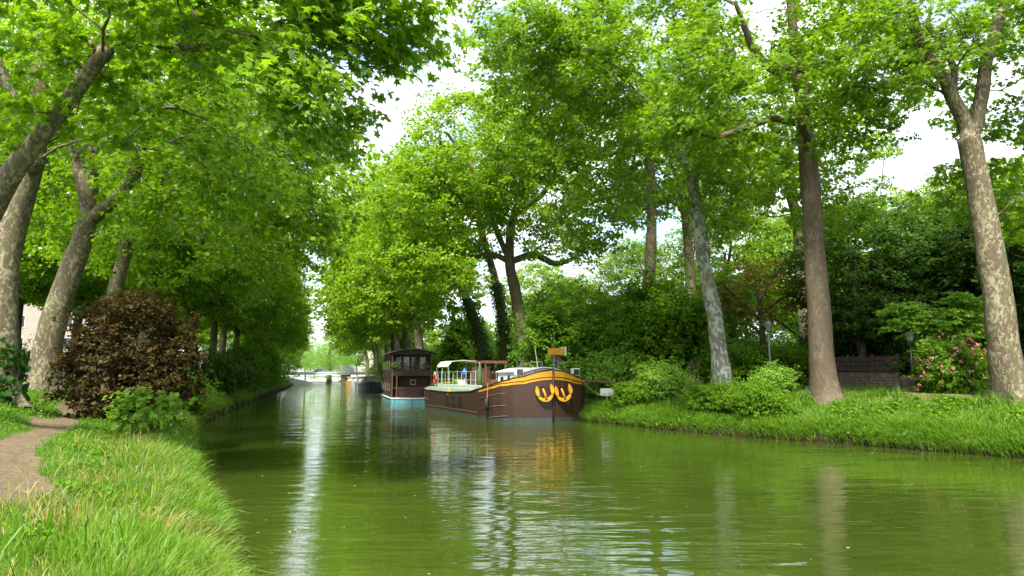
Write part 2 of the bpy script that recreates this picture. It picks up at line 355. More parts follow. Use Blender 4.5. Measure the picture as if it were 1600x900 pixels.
# a breeze patch ruffles some stretches more than others
w4 = _wn(.09, (1, 1, 1), 3); r4 = n.new('ShaderNodeMapRange'); r4.inputs['From Min'].default_value = .35; r4.inputs['From Max'].default_value = .65; r4.inputs['To Min'].default_value = .2; r4.inputs['To Max'].default_value = .62
l.new(w4.outputs['Fac'], r4.inputs['Value']); l.new(r4.outputs[0], bp.inputs['Strength'])
r5 = n.new('ShaderNodeValToRGB'); r5.color_ramp.elements[0].color = (.024, .041, .005, 1); r5.color_ramp.elements[1].color = (.042, .062, .008, 1); l.new(w2.outputs['Fac'], r5.inputs[0]); l.new(r5.outputs[0], b.inputs['Base Color'])
M['water'] = m
Wv = np.array([(60, -60, 0), (60, 335, 0), (-160, 335, 0), (-160, -60, 0)], float)
tag(raw('canal_water', Wv, np.array([[0, 1, 2, 3]]), M['water']), kind='structure')

# ------------------------------------------------------------------ plants: skeleton + leaves
def leaves_mesh(name, ctr, nrm, fwd, size, tint, m, parent, kind='kite'):
    """one small face per leaf. ctr,nrm,fwd (n,3)"""
    n = len(ctr)
    side = np.cross(fwd, nrm)
    if kind == 'lobe':   # five-lobed plane leaf
        S = np.array([(0, .38, 0), (0, 0, 0), (.22, .02, -.02), (.50, -.02, -.10), (.33, .24, -.02), (.62, .52, -.12), (.22, .52, .0), (0, 1.05, -.12),
                      (-.22, .52, 0), (-.62, .52, -.12), (-.33, .24, -.02), (-.50, -.02, -.10), (-.22, .02, -.02)])
        T = np.array([(0, i, i + 1) for i in range(1, 12)] + [(0, 12, 1)])
    elif kind == 'long':
        S = np.array([(0, 0, 0), (.16, .45, .03), (0, 1, -.12), (-.16, .45, .03)]); T = np.array([(0, 1, 2), (0, 2, 3)])
    elif kind == 'hex':
        S = np.array([(0, 0, 0), (.42, .18, .05), (.38, .62, .05), (0, 1, -.08), (-.38, .62, .05), (-.42, .18, .05)]); T = np.array([(0, 1, 2), (0, 2, 3), (0, 3, 4), (0, 4, 5)])
    else:
        S = np.array([(0, 0, 0), (.46, .42, .07), (0, 1, -.08), (-.46, .42, .07)]); T = np.array([(0, 1, 2), (0, 2, 3)])
    k = len(S); sz = size[:, None, None]
    V = ctr[:, None, :] + sz * (S[None, :, 0:1] * side[:, None, :] + (S[None, :, 1:2] - .4) * fwd[:, None, :] + S[None, :, 2:3] * nrm[:, None, :])
    F = (T[None] + (np.arange(n) * k)[:, None, None]).reshape(-1, 3)
    return raw(name, V.reshape(-1, 3), F, m, parent, np.repeat(tint, k))
def unit(a): return a / (np.linalg.norm(a, axis=-1, keepdims=True) + 1e-9)
def leaf_frames(n, rg, up=.9, out=None, outw=.5, droop=.5):
    nr = rg.normal(size=(n, 3)) * .62; nr[:, 2] += up
    if out is not None: nr += out * outw
    nr = unit(nr)
    f = rg.normal(size=(n, 3)); f[:, 2] -= droop
    if out is not None: f += out * .7
    f = unit(f - nr * (f * nr).sum(1, keepdims=True))
    return nr, f
class Skel:
    def __init__(s): s.p = []; s.par = []; s.fix = []; s.path = []
    def add(s, p, par, r=None):
        s.p.append(np.asarray(p, float)); s.par.append(par); s.fix.append(r)
        s.path.append(0 if par < 0 else s.path[par] + np.linalg.norm(s.p[-1] - s.p[par])); return len(s.p) - 1
    def line(s, pts, rs, par=-1, step=.6, jit=.0, rg=None):
        pts = [np.asarray(p, float) for p in pts]; n = len(pts); ids = []
        # catmull-rom
        first = True; cur = par
        for i in range(n - 1):
            p0 = pts[max(i - 1, 0)]; p1 = pts[i]; p2 = pts[i + 1]; p3 = pts[min(i + 2, n - 1)]
            m_ = max(1, int(np.linalg.norm(p2 - p1) / step))
            for j in range(m_ + (1 if i == n - 2 else 0)):
                t = j / m_
                q = .5 * ((2 * p1) + (-p0 + p2) * t + (2 * p0 - 5 * p1 + 4 * p2 - p3) * t * t + (-p0 + 3 * p1 - 3 * p2 + p3) * t ** 3)
                if jit and (i or j): q = q + rg.normal(size=3) * jit
                r = None if rs is None else rs[i] * (1 - t) + rs[i + 1] * t
                cur = s.add(q, cur, r); ids.append(cur)
        return ids
    def reach(s, targets, rg, zmin, penal=.35, sag=.12, step=.55, jit=.07):
        """grow a curved twig from the cheapest existing node to every target"""
        base = np.array(s.p); d0 = np.array([np.min(np.linalg.norm(base - t, axis=1)) for t in targets])
        tips = []
        buf = np.array(s.p); pl = np.array(s.path)
        for k in np.argsort(d0):
            t = targets[k]; d = np.linalg.norm(buf - t, axis=1)
            cost = d + penal * pl + np.where(buf[:, 2] < zmin, 50, 0) + np.where(buf[:, 2] > t[2] + .8, 1.5 * (buf[:, 2] - t[2]), 0)
            i = int(np.argmin(cost)); a = s.p[i]; ln = d[i]
            if ln < .05: tips.append(i); continue
            par = s.par[i]; dirp = unit(a - s.p[par]) if par >= 0 else np.array([0, 0, 1.])
            mid = a + (t - a) * .45 + dirp * ln * .12 + np.array([0, 0, ln * sag]) + rg.normal(size=3) * ln * jit
            m_ = max(2, int(ln / step)); cur = i; new = []
            for j in range(1, m_ + 1):
                u = j / m_; q = a * (1 - u) ** 2 + 2 * mid * u * (1 - u) + t * u * u
                if j < m_: q = q + rg.normal(size=3) * step * .09
                cur = s.add(q, cur); new.append(q)
            buf = np.vstack([buf, np.array(new)]); pl = np.concatenate([pl, s.path[-len(new):]])
            tips.append(cur)
        return tips
    def radii(s, tip=.012, ex=2.25, cap=.5):
        n = len(s.p); acc = np.zeros(n); r = np.zeros(n)
        for i in range(n - 1, -1, -1):
            r[i] = max(tip, acc[i] ** (1 / ex)) if acc[i] > 0 else tip
            r[i] = min(r[i], cap)
            if s.fix[i] is not None: r[i] = max(s.fix[i], .6 * min(r[i], s.fix[i]))
            p = s.par[i]
            if p >= 0 and s.fix[i] is None: acc[p] += r[i] ** ex
        return r
    def mesh(s, name, m, parent, r, flare=None, minr=0, sides=(12, 7, 4, 3), lump=0, rg=None):
        n = len(s.p); ch = [[] for _ in range(n)]
        for i, p in enumerate(s.par):
            if p >= 0: ch[p].append(i)
        Vs = []; Fs = []; off = 0
        starts = [i for i in range(n) if s.par[i] < 0]; stack = [(i, None) for i in starts]
        while stack:
            i, pp = stack.pop(); chain = [i]
            while ch[chain[-1]]:
                c = sorted(ch[chain[-1]], key=lambda q: -r[q])
                for q in c[1:]: stack.append((q, chain[-1]))
                chain.append(c[0])
            ids = ([pp] if pp is not None else []) + chain
            if len(ids) < 2: continue
            rr = r[ids].copy()
            if pp is not None: rr[0] = min(rr[0], rr[1] * 1.25)
            if max(rr) < minr: continue
            pts = np.array([s.p[q] for q in ids]); mr = rr.max()
            ns = sides[0] if mr > .18 else sides[1] if mr > .06 else sides[2] if mr > .025 else sides[3]
            d = np.gradient(pts, axis=0); d = unit(d)
            u = np.array([1, 0, 0.]) if abs(d[0][0]) < .8 else np.array([0, 1., 0]); us = []
            for q in d:
                u = u - q * (u @ q); u = u / (np.linalg.norm(u) + 1e-9); us.append(u)
            us = np.array(us); vs = np.cross(d, us); ang = np.arange(ns) * 2 * np.pi / ns
            ra = rr[:, None] * np.ones(ns)
            if pp is None and flare:
                h = pts[:, 2] - pts[0, 2]
                ra = ra * (1 + flare * np.exp(-h[:, None] / .45) * (1 + .7 * np.sin(ang * 5 + 1)[None] + .4 * np.sin(ang * 3)[None]))
            if lump: ra = ra * (1 + lump * (vnoise(pts[:, 2:3] * 1.3 + ang[None] * 0, np.cos(ang)[None] * 1.5 + pts[:, :1] * 0, 1.3) - .5) + lump * .5 * np.sin(ang * 3 + pts[:, 2:3] * .7))
            V = pts[:, None] + ra[..., None] * (np.cos(ang)[None, :, None] * us[:, None] + np.sin(ang)[None, :, None] * vs[:, None])
            k = len(ids); ix = np.arange(k * ns).reshape(k, ns) + off
            Fs.append(np.stack([ix[:-1], np.roll(ix, -1, 1)[:-1], np.roll(ix, -1, 1)[1:], ix[1:]], -1).reshape(-1, 4))
            Vs.append(V.reshape(-1, 3)); off += k * ns
        return raw(name, np.vstack(Vs), np.vstack(Fs), m, parent, sm=True)

GAPS = [[(568, 372), (540, 350), (520, 300), (545, 225), (575, 215), (560, 150), (590, 95), (622, 110), (655, 120), (668, 60), (700, 60), (712, 0), (745, -60), (756, 0), (735, 60), (738, 105), (760, 130), (690, 140), (655, 190), (632, 215), (610, 255), (588, 300)],
        [(1392, 232), (1410, 205), (1450, 215), (1455, 262), (1400, 278)],
        [(1165, 82), (1180, 60), (1225, 66), (1215, 92), (1175, 104)], [(1300, 292), (1330, 270), (1350, 300), (1318, 312)]]
def in_gap(px, only=None):
    res = np.zeros(len(px), bool)
    for g in GAPS:
        ins = np.zeros(len(px), bool); j = len(g) - 1
        for i in range(len(g)):
            xi, yi = g[i]; xj, yj = g[j]
            c = ((yi > px[:, 1]) != (yj > px[:, 1])) & (px[:, 0] < (xj - xi) * (px[:, 1] - yi) / (yj - yi + 1e-9) + xi)
            ins ^= c; j = i
        res |= ins
    return res
def ell(c, r, n, rg, shell=.45, dmin=.8, cull=True, off=None):
    """clump centres in an ellipsoid, kept apart, thicker towards the outside"""
    out = []; tries = 0; r = np.asarray(r, float)
    while len(out) < n and tries < n * 40:
        tries += 1
        v = unit(rg.normal(size=3)) * (shell + (1 - shell) * rg.random()) ** (1 / 2.0)
        p = c + v * r
        if out and np.min(np.linalg.norm(np.array(out) - p, axis=1)) < dmin: continue
        if p[2] < 3.0: continue
        out.append(p)
    out = np.array(out)
    if cull:
        q = out + (off if off is not None else 0)
        out = out[~in_gap(proj(q))]
    return out
def foliage(clumps, per, size, rg, spread, center, flat=.5, up=.9, droop=.5, shellw=.6, tvar=.5, sub=7):
    """leaves gathered in sprigs inside every clump"""
    nC = len(clumps)
    # sprigs: sub-centres
    sc = np.repeat(clumps, sub, 0) + rg.normal(size=(nC * sub, 3)) * spread * np.array([1, 1, flat + .15])
    k = max(1, per // sub)
    ctr = np.repeat(sc, k, 0) + rg.normal(size=(nC * sub * k, 3)) * spread * .36 * np.array([1, 1, flat])
    out = unit(ctr - center)
    nr, f = leaf_frames(len(ctr), rg, up, out, shellw, droop)
    sz = size * rg.uniform(.6, 1.2, len(ctr))
    tint = np.repeat(rg.random(nC), sub * k) * tvar * .5 + np.repeat(rg.random(nC * sub), k) * tvar * .5 + rg.random(len(ctr)) * (1 - tvar)
    return ctr, nr, f, sz, tint
def make_tree(name, label, base, stems, crowns, rg, leaf='leaf_plane', bark='bark', size=.17, per=190, spread=.62, dmin=.85, kind='kite',
              group=None, cat='tree', flare=.6, zmin=None, cull=True, penal=.35, ivy=None, extra=None, mat_ivy='leaf_ivy', tip=.014, cap=.26, lump=.12, sub=7, flat=.5):
    """stems: list of (points, radii, attach) in world metres; crowns: list of (centre, radii, n)"""
    base = np.asarray(base, float); root = empty(name, base, label, cat, group)
    s = Skel(); ids = []
    for pts, rs, attach in stems:
        par = -1
        if attach is not None:
            a = ids[attach[0]]; par = a[min(len(a) - 1, int(attach[1] * (len(a) - 1)))]
            pts = [s.p[par]] + [np.asarray(p) - base for p in pts]; rs = [rs[0]] + list(rs)
            idn = s.line(pts, rs, -1, .45, .02, rg)
            s.par[idn[0]] = par; ids.append(idn)
        else:
            ids.append(s.line([np.asarray(p) - base for p in pts], rs, -1, .3, .0, rg))
    trunk_n = len(s.p)
    cl = [ell(np.asarray(c) - base, r, n, rg, cull=cull, off=base, dmin=dmin) for c, r, n in crowns]
    cl = np.vstack([c for c in cl if len(c)])
    zm = zmin if zmin is not None else .35 * max(p[2] for p in s.p)
    s.reach(cl, rg, zm, penal)
    r = s.radii(tip, cap=cap)
    s.mesh('trunk', M[bark], root, r, flare=flare, lump=lump, rg=rg)
    cen = cl.mean(0) - np.array([0, 0, 2.5])
    cd = foliage(cl, per, size, rg, spread, cen, sub=sub, flat=flat)
    keep = np.ones(len(cd[0]), bool)
    leaves_mesh('crown', *[q[keep] for q in cd], M[leaf], root, kind)
    if ivy:
        pts = np.array([s.p[i] for i in ids[ivy[0]]]); rr = np.array([r[i] for i in ids[ivy[0]]])
        sel = (pts[:, 2] < ivy[1]); pts = pts[sel]; rr = rr[sel]; n = ivy[2]
        k = rg.integers(0, len(pts), n); v = unit(rg.normal(size=(n, 3)) * np.array([1, 1, .1]))
        c = pts[k] + v * (rr[k, None] + rg.uniform(.02, ivy[3], (n, 1))) + rg.normal(size=(n, 3)) * np.array([.03, .03, .15])
        nr, f = leaf_frames(n, rg, .3, v, 1.2, .8)
        leaves_mesh('ivy', c, nr, f, rg.uniform(.12, .22, n), rg.random(n), M[mat_ivy], root, 'hex')
    return root
def make_bush(name, label, base, blobs, rg, leaf='leaf_shrub', size=.09, per=120, spread=.3, kind='kite', stem='bark_dark', group=None, cat='bush', dmin=.3, up=.7, stems=5, flat=.7, tip=.008, cap=.06, sub=6, low=False, part='foliage'):
    """blobs: (centre offset, radii, n)"""
    base = np.asarray(base, float); root = empty(name, base, label, cat, group)
    cl = []
    for c, r, n in blobs:
        c = np.asarray(c, float); r = np.asarray(r, float); pts = []; tr = 0
        while len(pts) < n and tr < n * 30:
            tr += 1; p = c + unit(rg.normal(size=3)) * r * (.3 + .7 * rg.random()) ** .5
            if p[2] < .08: continue
            if pts and np.min(np.linalg.norm(np.array(pts) - p, axis=1)) < dmin: continue
            pts.append(p)
        cl += pts
    cl = np.array(cl); s = Skel()
    w_ = max(.12, .12 * np.ptp(cl[:, 0]))
    for k in range(stems):
        a = 2 * math.pi * k / stems; h = cl[:, 2].max() * .35
        s.line([(w_ * math.cos(a) * .5, w_ * math.sin(a) * .5, -.1), (w_ * math.cos(a), w_ * math.sin(a), h * .5), (w_ * 1.6 * math.cos(a), w_ * 1.6 * math.sin(a), h)], None, -1, .2, .01, rg)
    s.reach(cl, rg, 0, .3, sag=.05, step=.3)
    r = s.radii(tip, cap=cap)
    s.mesh('stems', M[stem], root, r, sides=(8, 6, 4, 3))
    cd = foliage(cl, per, size, rg, spread, np.array([0, 0, cl[:, 2].max() * .3]), flat=flat, up=up, sub=sub)
    keep = cd[0][:, 2] > .0
    leaves_mesh(part, *[q[keep] for q in cd], M[leaf], root, kind)
    return root
def PE(px, py, D, rx, ry, dep):
    """crown centre and radii (m) from its place and size in the photo at distance D"""
    return P(px, py, D), (rx * D / FPX, dep, ry * D / FPX)
def pts(lst, D, dd=0):
    n = len(lst); return [P(x, y, D + dd * i / max(1, n - 1)) for i, (x, y) in enumerate(lst)]
# ------------------------------------------------------------------ hero plane trees, left bank
rg = np.random.default_rng(11)
def hero(name, label, D, stems, crowns, **k):
    """stems: list of (photo points, radii m, attach, depth drift)"""
    b = at(stems[0][0][0][0], D); st = []
    for j, (pl, rs, a, dd) in enumerate(stems):
        q = pts(pl, D, dd) if a is None else pts(pl, D + (dd if False else 0), dd)
        if a is None: q[0] = b - np.array([0, 0, .25]); 
        st.append((q, rs, a))
    cr = []
    for (px, py, DD, rx, ry, dep, n) in crowns:
        c, r = PE(px, py, DD, rx, ry, dep); cr.append((c, r, n))
    return make_tree(name, label, b, st, cr, rg, **k)
GL = 'plane trees along the towpath'; GR = 'plane trees on the far bank'
hero('plane_tree', 'plane tree at the left picture edge whose mottled bough crosses in front of its neighbour', 16.5, [
    ([(-95, 690), (-85, 560), (-62, 430), (-15, 335), (22, 268), (62, 215), (112, 150), (160, 85)], [.45, .36, .30, .26, .235, .21, .18, .15], None, -1.5),
    ([(178, 60), (205, 45), (245, 40), (300, 30)], [.2, .14, .1, .06], (0, 1.0), 0),
    ([(150, 70), (100, 50), (60, 55)], [.13, .1, .06], (0, 1.0), 0),
    ([(190, 60), (300, 75), (400, 60), (500, 20)], [.12, .1, .08, .05], (0, .96), -3),
    ], [(150, 10, 15, 200, 70, 3.5, 38), (400, 10, 14, 170, 70, 2.2, 32), (560, 15, 14, 120, 75, 1.6, 26), (480, 150, 13.5, 80, 85, 1.0, 14), (625, 90, 15, 65, 60, 1.0, 13), (590, 200, 15, 40, 60, .7, 6), (540, 260, 16, 40, 50, .7, 5), (40, 120, 15, 120, 90, 3, 16)],
    leaf='leaf_near', kind='lobe', size=.20, per=110, spread=.42, dmin=.5, group=GL, zmin=5, sub=9)
hero('plane_tree', 'stout plane tree with pale flaking patches and ivy at its foot, left edge', 20, [
    ([(-4, 612), (-5, 520), (0, 430), (18, 350), (44, 262), (55, 200), (60, 120), (70, 20)], [.62, .54, .5, .46, .4, .33, .25, .15], None, 1),
    ([(60, 250), (20, 150), (-20, 60)], [.22, .16, .1], (0, .6), 0)],
    [(60, 60, 21, 220, 120, 4, 36), (260, 120, 20, 150, 120, 3, 26), (430, 240, 19, 90, 90, 2, 14)],
    leaf='leaf_near', kind='lobe', size=.18, per=110, spread=.5, dmin=.6, group=GL, ivy=(0, 1.3, 900, .25), zmin=5)
hero('plane_tree', 'leaning plane tree that forks low, with a bare brown scar, beyond the first towpath trunk', 29, [
    ([(72, 598), (74, 545), (90, 485), (112, 425), (128, 378), (137, 340)], [.62, .54, .50, .46, .42, .38], None, 0),
    ([(130, 290), (118, 240), (108, 180), (100, 110)], [.3, .24, .2, .14], (0, 1), 1),
    ([(143, 290), (146, 230), (140, 150), (150, 60)], [.26, .2, .16, .1], (0, .95), -1),
    ([(172, 318), (205, 285), (225, 225), (262, 170), (296, 112)], [.29, .26, .22, .18, .13], (0, .97), -3),
    ([(205, 290), (210, 210), (212, 140), (216, 110)], [.2, .2, .16, .1], (3, .5), 0),
    ], [(200, 130, 28, 210, 150, 6, 62), (400, 190, 25, 130, 160, 4.5, 58), (480, 270, 24, 70, 110, 2.5, 28), (90, 340, 33, 110, 60, 4, 20), (230, 330, 27, 60, 50, 2, 9)],
    leaf='leaf_plane', kind='hex', size=.20, per=160, spread=.62, group=GL)
hero('plane_tree', 'plane tree rising straight out of the copper bush with twin upper stems', 38, [
    ([(158, 600), (170, 520), (184, 440), (196, 390), (203, 340), (206, 280)], [.5, .42, .38, .34, .3, .26], None, 0),
    ([(214, 220), (212, 120), (216, 60)], [.24, .18, .1], (0, 1), 0), ([(240, 300), (270, 240), (300, 160)], [.22, .2, .12], (0, .8), -2)],
    [(300, 200, 38, 190, 190, 6, 85), (430, 320, 35, 100, 130, 5, 50), (240, 390, 40, 150, 50, 5, 30)], kind='hex', size=.23, per=150, spread=.72, dmin=1, group=GL)

# ------------------------------------------------------------------ hero plane trees, right bank
hero('plane_tree', 'plane tree at the right picture edge, trunk leaning left and forking wide', 26, [
    ([(1583, 634), (1572, 565), (1556, 450), (1540, 350), (1524, 262), (1514, 215)], [.66, .55, .5, .46, .42, .4], None, 0),
    ([(1500, 178), (1478, 130), (1450, 92), (1432, 55), (1420, -10)], [.28, .24, .22, .2, .14], (0, 1), -1),
    ([(1534, 150), (1540, 95), (1555, 50), (1568, 8), (1572, -70)], [.26, .23, .22, .2, .15], (0, .98), 1),
    ([(1490, 110), (1472, 70), (1450, 40)], [.13, .12, .1], (1, .3), 0)],
    [(1490, 20, 26, 170, 100, 4, 46), (1610, 120, 28, 120, 150, 4, 40), (1400, 90, 25, 90, 90, 3, 24), (1500, 300, 30, 60, 40, 2, 7), (1590, 330, 28, 40, 50, 2, 8)],
    size=.20, kind='lobe', per=150, spread=.58, group=GR)
hero('plane_tree', 'tall straight plane tree with smooth brown bark and one sawn limb stub', 31, [
    ([(1287, 624), (1284, 560), (1279, 480), (1273, 400), (1268, 310), (1262, 245), (1255, 185), (1250, 130), (1242, 80), (1236, 10), (1225, -70)], [.60, .54, .50, .47, .43, .4, .34, .3, .25, .2, .12], None, 0),
    ([(1218, 112), (1186, 88), (1166, 50), (1150, 5)], [.2, .18, .15, .1], (0, .76), -2),
    ([(1262, 118), (1300, 92), (1352, 66), (1410, 30)], [.2, .18, .15, .1], (0, .74), -1),
    ([(1264, 222), (1252, 196)], [.17, .15], (0, .55), -2),
    ([(1212, 186), (1172, 196), (1120, 212), (1060, 200)], [.16, .15, .13, .09], (0, .62), -3)],
    [(1200, 30, 32, 180, 110, 5, 66), (1340, 90, 29, 110, 110, 4, 34), (1120, 150, 29, 120, 90, 4, 34), (1075, 205, 28.5, 50, 35, 1.5, 9), (1340, 190, 28, 60, 60, 2, 11), (1180, 260, 34, 100, 60, 4, 24), (1290, 330, 33, 60, 50, 2, 8)],
    bark='bark_brown', kind='lobe', size=.20, per=150, spread=.6, group=GR, lump=.06)
hero('plane_tree', 'pale grey twin-stemmed plane tree with white flaking bark', 37, [
    ([(1128, 606), (1122, 540), (1112, 470), (1098, 400), (1086, 330), (1076, 270), (1040, 190), (990, 140)], [.56, .44, .42, .34, .28, .26, .2, .12], None, 0),
    ([(1104, 400), (1092, 330), (1086, 290), (1100, 200), (1120, 120)], [.26, .24, .2, .16, .1], (0, .42), 1)],
    [(1010, 110, 36, 150, 130, 5, 72), (900, 90, 33, 110, 100, 4, 46), (1050, 250, 36, 110, 80, 4, 32), (820, 60, 32, 80, 65, 3, 30), (1150, 330, 38, 40, 60, 3, 9)],
    bark='bark_grey', kind='lobe', size=.20, per=180, spread=.62, group=GR)
hero('plane_tree', 'slim greenish plane tree just behind the tall brown one', 47, [
    ([(1262, 606), (1256, 500), (1250, 400), (1246, 345), (1228, 285), (1214, 225), (1204, 170)], [.5, .42, .38, .36, .3, .26, .16], None, 0),
    ([(1236, 270), (1230, 220), (1222, 150)], [.24, .2, .14], (0, .62), 1)],
    [(1230, 180, 47, 110, 130, 5, 95), (1150, 290, 46, 90, 80, 4, 40), (1320, 260, 47, 70, 110, 4, 30)], bark='bark', kind='kite', size=.26, per=150, spread=.75, dmin=1, group=GR)
hero('plane_tree', 'brown plane trunk standing behind the pale twin-stemmed tree', 54, [
    ([(1084, 604), (1082, 520), (1078, 420), (1070, 330), (1062, 250)], [.52, .44, .4, .34, .25], None, 0)],
    [(1060, 220, 54, 120, 110, 6, 60), (980, 260, 52, 80, 90, 5, 40)], bark='bark', kind='kite', size=.27, per=150, spread=.8, dmin=1.1, group=GR)
hero('plane_tree', 'plane tree with bare upper trunk showing over the dark shrubbery', 48, [
    ([(1008, 604), (1012, 500), (1016, 410), (1018, 330), (1016, 260), (1000, 205), (975, 150)], [.5, .44, .4, .36, .3, .24, .14], None, 0),
    ([(1030, 230), (1050, 160)], [.2, .12], (0, .75), 0)],
    [(930, 160, 46, 120, 120, 5, 80), (850, 200, 44, 90, 90, 4, 40), (800, 90, 42, 62, 60, 3.5, 25), (930, 330, 44, 70, 70, 4, 30)], leaf='leaf_plane', kind='kite', size=.25, per=170, spread=.75, dmin=1, group=GR)
hero('plane_tree', 'plane tree behind the barge with a long horizontal limb over the water', 70, [
    ([(826, 585), (818, 530), (806, 460), (796, 410), (800, 350), (815, 290), (800, 230)], [.85, .66, .6, .52, .42, .32, .2], None, 0),
    ([(770, 398), (730, 402), (700, 384), (675, 372)], [.3, .26, .2, .12], (0, .5), -2),
    ([(835, 398), (868, 412), (905, 400)], [.36, .3, .16], (0, .5), -2),
    ([(780, 370), (765, 330), (740, 270), (700, 210)], [.3, .26, .2, .14], (0, .52), -2),
    ([(850, 300), (880, 240), (870, 190)], [.26, .2, .14], (0, .7), 1)],
    [(740, 240, 66, 130, 100, 7, 135), (640, 320, 63, 80, 75, 6, 62), (840, 300, 68, 110, 80, 6, 62), (885, 385, 68, 60, 32, 4, 14), (660, 420, 62, 90, 36, 5, 40)],
    leaf='leaf_bright', bark='bark_brown', kind='kite', size=.32, per=170, spread=1.0, dmin=1.25, group=GR, tip=.03)
hero('plane_tree', 'ivy-wrapped plane trunk between the leaning one and the brown one', 76, [
    ([(794, 585), (786, 510), (776, 450), (765, 405), (750, 350), (745, 290)], [.6, .5, .45, .4, .3, .2], None, 0)],
    [(700, 330, 76, 120, 100, 6, 80), (790, 250, 78, 90, 90, 6, 50)], leaf='leaf_bright', kind='kite', size=.34, per=150, spread=1.1, dmin=1.4, group=GR, ivy=(0, 11, 3600, .5), tip=.03)
hero('plane_tree', 'leaning ivy-covered plane trunk nearest the wooden houseboat', 82, [
    ([(764, 585), (748, 520), (730, 470), (714, 432), (690, 380), (660, 330)], [.75, .6, .52, .44, .32, .2], None, 0),
    ([(722, 400), (735, 350)], [.22, .14], (0, .6), 0)],
    [(640, 400, 80, 95, 80, 6, 80), (590, 465, 78, 72, 50, 5, 48), (690, 300, 84, 80, 80, 6, 40)], leaf='leaf_bright', kind='kite', size=.36, per=150, spread=1.1, dmin=1.4, group=GR, ivy=(0, 10, 4200, .6), tip=.03)

# ------------------------------------------------------------------ rows of further plane trees (prototypes, copied)
def proto_tree(seed, leaf, size, per, H=23, lean=1.5, n=200, bark='bark', dm=1.25, low=7.0):
    g = np.random.default_rng(seed)
    st = [([(0, 0, -.3), (.1, 0, 2), (.3, .1, 5), (lean * .4, .3, 8), (lean * .7, .2, 12), (lean, 0, 16)], [.62, .5, .45, .38, .27, .14], None)]
    for k in range(4):
        a = g.uniform(0, 6.28); rr = g.uniform(2.5, 4); z0 = 9 + k * 1.2
        st.append(([(rr * .5 * math.cos(a), rr * .5 * math.sin(a), z0), (rr * math.cos(a), rr * math.sin(a), z0 + 2.5), (rr * 1.4 * math.cos(a), rr * 1.4 * math.sin(a), z0 + 5.5)], [.22, .17, .09], (0, .45 + .08 * k)))
    t = make_tree('plane_tree', 'x', (0, 0, 0), st, [((lean + 1.0, 0, (H + low) / 2 + 1), (7.2, 7.2, (H - low) / 2), n), ((lean + 5, 1, low + 2.5), (4, 4, 2.6), n // 7), ((lean - 3, -2, low + 3), (4, 4, 2.4), n // 8)], g,
                  leaf=leaf, size=size, per=per, spread=1.0, dmin=dm, cull=False, group='x', bark=bark, zmin=5, tip=.03)
    return t
pa = proto_tree(21, 'leaf_plane', .30, 170); pb = proto_tree(22, 'leaf_plane', .31, 165, lean=.6, bark='bark_brown')
pc = proto_tree(23, 'leaf_bright', .42, 110, n=170, dm=1.5); pd = proto_tree(24, 'leaf_bright', .42, 110, n=170, lean=2.2, dm=1.5)
ORD = 'first second third fourth fifth sixth seventh eighth ninth tenth eleventh twelfth thirteenth fourteenth fifteenth sixteenth seventeenth eighteenth nineteenth'.split()
used = set()
def put(p, x, y, rz, sc, label, group, scz=None):
    g = G(x, y)
    if p.name not in used:
        used.add(p.name); p.location = tuple(g); p.rotation_euler = (0, 0, rz); p.scale = (sc, sc, scz or sc); o = p; o['label'] = label
    else: o = copy_tree(p, g, rz, sc, label, scz)
    o['group'] = group; return o
rgp = np.random.default_rng(5)
FARL = 'one of the distant plane trees receding along the left towpath'
FARR = 'one of the distant bright plane trees receding along the right bank'
lab = {48: 'fourth towpath plane tree, its trunk rising right behind the copper bush', 58: 'plane trunk just right of the copper bush, above the dark hedge',
       68: 'first slim plane trunk standing clear beyond the copper bush', 79: 'second slim plane trunk clear of the copper bush, above the dark clipped bush'}
for i, y in enumerate([48, 58, 68, 79, 90, 101, 113, 125, 138, 152, 167, 184, 203, 224]):
    y = float(y); x = float(xL(y)) - (6.2 if y < 110 else 5.8) + rgp.uniform(-.5, .5); big = .96 if y < 110 else 1.0
    put([pa, pb][i % 2] if i < 6 else [pc, pa][i % 2], x, y, rgp.uniform(-.7, .7), rgp.uniform(.92, 1.06) * big, lab.get(int(y), '%s distant towpath plane tree counting from the dark clipped bush to the bridge' % ORD[max(0, i - 4)]), 'plane trees along the towpath' if int(y) in lab else 'distant plane trees along the left towpath')
for i, y in enumerate([98, 112, 127, 143, 160, 178, 198, 222]):
    y = float(y); x = float(xR(y)) + (2.6 if y < 130 else 4.3) + rgp.uniform(-.5, .5)
    put([pc, pd][i % 2], x, y, math.pi + rgp.uniform(-.7, .7), rgp.uniform(1.15, 1.3) * (1.12 if y < 130 else 1), '%s distant bright right-bank plane tree counting from the houseboat to the bridge' % ORD[i], 'distant plane trees along the right bank')
bl = ['plane tree of the second row, seen between the two leaning towpath trunks']
GBL = ['plane trunk of the second row seen through the gap beside the left-edge trunk', 'second-row tree at the far left edge, behind the nearest trunks', 'second-row tree showing between the leaning trunk and the copper bush', 'second-row tree whose crown rises over the middle of the copper bush', 'second-row tree behind the right half of the copper bush', 'second-row tree just above the dark clipped bush', 'farthest second-row tree, where the towpath trunks crowd together']
GB = 'trees standing behind the left towpath row'
for i, (px, D) in enumerate([(30, 62), (-60, 48), (120, 72), (175, 90), (225, 105), (270, 130), (310, 155)]):
    g = at(px, D); put([pb, pa][i % 2], g[0], g[1], rgp.uniform(0, 6), .95, GBL[i], GB)
